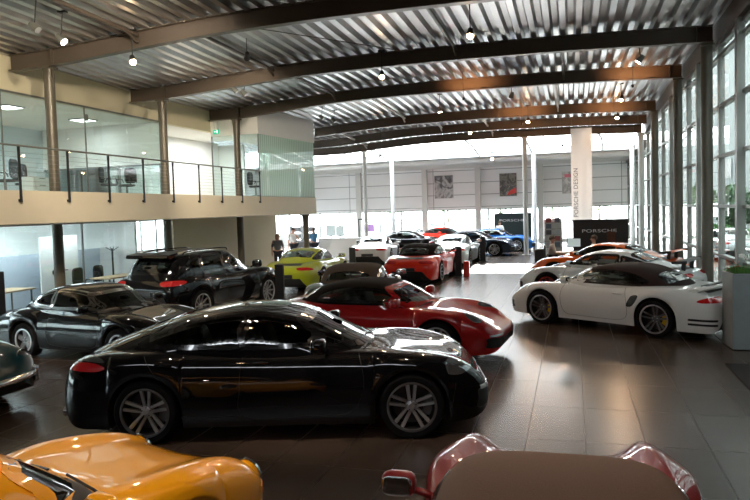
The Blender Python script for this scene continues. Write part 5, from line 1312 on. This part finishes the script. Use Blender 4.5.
# spotlights added under the deck to brighten the mezzanine front
for (x, y, z, tx, ty, tz) in [(-6.5, 6.5, 6.35, -10.8, 11, 3.4), (-6.5, 9.3, 6.3, -11, 15, 4.2), (-5.5, 4.5, 6.4, -10.8, 9, 3.0), (-7.6, 15.0, 6.3, -10.6, 20, 3.2)]:
    r_ = empty('added_spotlight', (x, y, z)); tag(r_, 'warm spotlight added under the deck to brighten the mezzanine front', 'spotlight', 'spotlights added to brighten the mezzanine')
    d = (Vector((tx, ty, tz)) - Vector((x, y, z))).normalized(); a = MB(); a.tube(-d * .2, d * 0, .05, r2=.08, n=16); a.tube(-d * .1, (0, 0, zb(x, y) + BH - z - .02), .01, n=6); a.build('housing', FIX, r_)
    L = bpy.data.lights.new('spot', 'SPOT'); L.energy = WASH; L.color = (1, .85, .64); L.spot_size = R(85); L.spot_blend = .8; L.shadow_soft_size = .08
    lo = bpy.data.objects.new('wash_lamp', L); COL.objects.link(lo); lo.location = d * .03; lo.rotation_euler = d.to_track_quat('-Z', 'Y').to_euler(); lo.parent = r_
for (x, y, z, tx, ty, tz) in [(-3.6, 1.4, 6.4, -3.0, 3.3, .8), (-1.6, 4.6, 6.5, -2.9, 3.6, .8), (.3, 2.0, 6.5, 0, 3.6, .9), (-1.4, 4.8, 6.5, -.2, 4.4, .8), (-4.0, 5.2, 6.5, -3.6, 7.2, .8), (-1.2, 5.6, 6.5, -2.0, 7.3, .4)]:  # lamps added overhead to give the foreground cars more light
    r_ = empty('fill_light', (x, y, z)); tag(r_, 'round fill lamp added under the deck to light the foreground cars', 'spotlight', 'fill lamps added over the foreground')
    d = (Vector((tx, ty, tz)) - Vector((x, y, z))).normalized(); a = MB(); a.tube(-d * .2, d * 0, .05, r2=.08, n=16); a.tube(-d * .1, (0, 0, zb(x, y) + BH - z - .02), .01, n=6); a.build('housing', FIX, r_)
    a = MB(); a.tube(d * .001, d * .012, .07, n=20); a.build('lens', LAMP, r_)
    L = bpy.data.lights.new('spot', 'SPOT'); L.energy = DOWN; L.color = (1, .84, .66); L.spot_size = R(34); L.spot_blend = .7; L.shadow_soft_size = .07
    lo = bpy.data.objects.new('down_lamp', L); COL.objects.link(lo); lo.location = d * .03; lo.rotation_euler = d.to_track_quat('-Z', 'Y').to_euler(); lo.parent = r_
for (x, y, z, e, sx, sy) in [(-15.5, 10.5, 5.6, 18, .6, 6), (-15.5, 16.5, 5.6, 18, .6, 5), (-14, 24, 5.6, 30, .6, 4), (-14.2, 12, 2.36, 60, .6, 10), (-16.5, 24, 2.36, 20, .6, 4)]:  # office room lamps under the ceilings
    L = bpy.data.lights.new('office', 'AREA'); L.shape = 'RECTANGLE'; L.size = sx; L.size_y = sy; L.energy = e * OFFE; L.color = (.92, .97, 1)
    lo = bpy.data.objects.new('office_light', L); COL.objects.link(lo); lo.location = (x, y, z)
for y in (13.3, 15.3, 17.3):
    t = empty('ceiling_light', (-14.2, y, 2.385)); tag(t, 'flat ceiling light over the ground floor offices', 'ceiling light', 'ground floor ceiling lights')
    a = MB(); a.box((0, 0, 0), (.6, .6, .03)); a.build('frame', ALU, t); a = MB(); a.box((0, 0, -.02), (.5, .5, .012)); a.build('diffuser', CL, t)

# ------------------------------------------------------------------ outside
ASP = mat('asphalt', (.07, .07, .07), .85, noise=.1, nscale=3)
GRD = mat('outside_paving', (.34, .34, .33), .8, noise=.1, nscale=1)
ASP = mat('asphalt', (.10, .10, .10), .85, noise=.1, nscale=3)
m = MB(); m.box((-8, 96, -.12), (140, 100, .1)); m.box((-56, 20, -.12), (69, 52, .1)); struct(m.build('ground_outside', GRD))
m = MB(); m.box((40, 20, -.12), (72, 52, .1)); struct(m.build('ground_car_park', ASP))
def blob_tree(x, y, h, r, label, seed, col=(.05, .10, .03)):
    random.seed(seed); t = empty('tree', (x, y, 0)); tag(t, label, 'tree', 'trees outside')
    a = MB(); a.tube((0, 0, -.05), (0, 0, h * .5), .16, r2=.09, n=8); a.build('trunk', mat('bark', (.08, .06, .04), .9), t)
    a = MB()
    for k in range(520):
        th = random.uniform(0, 2 * PI); ph = math.acos(random.uniform(-1, 1)); q = r * random.uniform(.55, 1)
        c = Vector((q * math.sin(ph) * math.cos(th), q * math.sin(ph) * math.sin(th), h * .62 + q * math.cos(ph) * h * .38 / r)); s_ = random.uniform(.12, .26)
        n_ = Vector((random.gauss(0, 1), random.gauss(0, 1), random.gauss(0, 1))).normalized(); u = n_.orthogonal().normalized() * s_; v = n_.cross(u)
        a.add([c - u, c - v * .6, c + u, c + v * .6], [(0, 1, 2, 3)])
    a.build('foliage', mat('leaf_%d' % (seed % 3), [(.05, .12, .03), (.08, .17, .04), (.04, .09, .035)][seed % 3], .7), t, fix=False)
for k, (x, y) in enumerate([(9.15, 16), (9.1, 24), (9.15, 33), (9.1, 43), (9.15, 54)]): blob_tree(x, y, 3.4 + (k % 3) * .5, 1.1, 'leafy green tree outside beyond the glass wall, %s' % ['nearest to the stone planter', 'second nearest to the planter', 'in the middle of the row', 'second from the far end', 'at the far end of the row'][k], 11 + k)
hd = MB(); random.seed(9)
for k in range(2600):
    c = Vector((7.88 + random.uniform(-.2, .2), random.uniform(12, 60), random.uniform(.05, 1.1))); s_ = .13; n_ = Vector((random.gauss(0, 1), random.gauss(0, 1), random.gauss(0, 1))).normalized(); u = n_.orthogonal().normalized() * s_; v = n_.cross(u); hd.add([c - u, c - v * .6, c + u, c + v * .6], [(0, 1, 2, 3)])
tag(hd.build('hedge', mat('hedge_leaf', (.05, .13, .03), .7), fix=False), 'long clipped green hedge outside beyond the glass wall', 'hedge')
SID = mat('metal_siding', (.045, .058, .060), .7)
nb = empty('neighbour_building', (12.4, 44, 0)); tag(nb, 'pale grey metal-clad building outside beyond the hedge', 'building')
a = MB(); a.box((0, 0, 14), (4, 120, 28)); a.build('wall', SID, nb)
for k in range(9):
    a = MB(); a.box((-2.02, -42 + 8.3 * k, 4.6), (.06, 3.4, 1.3)); q = a.build('window', DARKM, nb)
for (x, y, rz, pm, t) in [(6.3, 17.5, 92, P_GREY, 'grey parked car outside the glass wall behind the planter'), (6.3, 24, 89, P_BLACK, 'black parked car outside the glass wall'), (6.4, 31.5, 90, P_SILV, 'silver parked car outside the glass wall, farthest')]:
    car(t, (x, y), rz, V(S911, name='out%d' % int(y), paint=pm, detail=0, cabin=False, rim='ten', extra=[]), 'cars parked outside the glass wall', name='parked_car')
car('white car parked outside behind the far windows', (-11.5, 57), 0, V(S911, name='outw', paint=P_WHITE, detail=0, cabin=False, extra=[]), 'cars parked outside the far windows', name='parked_car')
for k, x in enumerate((-28, -20, -11, -3, 4)): blob_tree(x, 108 + 3 * (k % 2), 5.0, 3.2, 'pale hazy tree far outside the end windows', 30 + k)

S_ = bpy.data.lights.new('sun', 'SUN'); S_.energy = SUNE; S_.angle = R(1.5); S_.color = (1, .96, .9)
so_ = bpy.data.objects.new('sun', S_); COL.objects.link(so_); so_.location = (0, 60, 30)
so_.rotation_euler = Vector((.10, -.82, -.52)).to_track_quat('-Z', 'Y').to_euler()
# ------------------------------------------------------------------ world
w = bpy.data.worlds.new('world'); SC.world = w; w.use_nodes = True; nt = w.node_tree; bg = nt.nodes['Background']
tc = nt.nodes.new('ShaderNodeTexCoord'); sx = nt.nodes.new('ShaderNodeSeparateXYZ'); cr = nt.nodes.new('ShaderNodeValToRGB')
e = cr.color_ramp.elements; e[0].position = 0; e[0].color = (.55, .57, .58, 1); e[1].position = .5; e[1].color = (.86, .93, 1, 1); q = e.new(.12); q.color = (.96, .98, 1, 1)
nt.links.new(tc.outputs['Generated'], sx.inputs[0]); nt.links.new(sx.outputs['Z'], cr.inputs[0]); nt.links.new(cr.outputs[0], bg.inputs['Color']); bg.inputs['Strength'].default_value = SKY
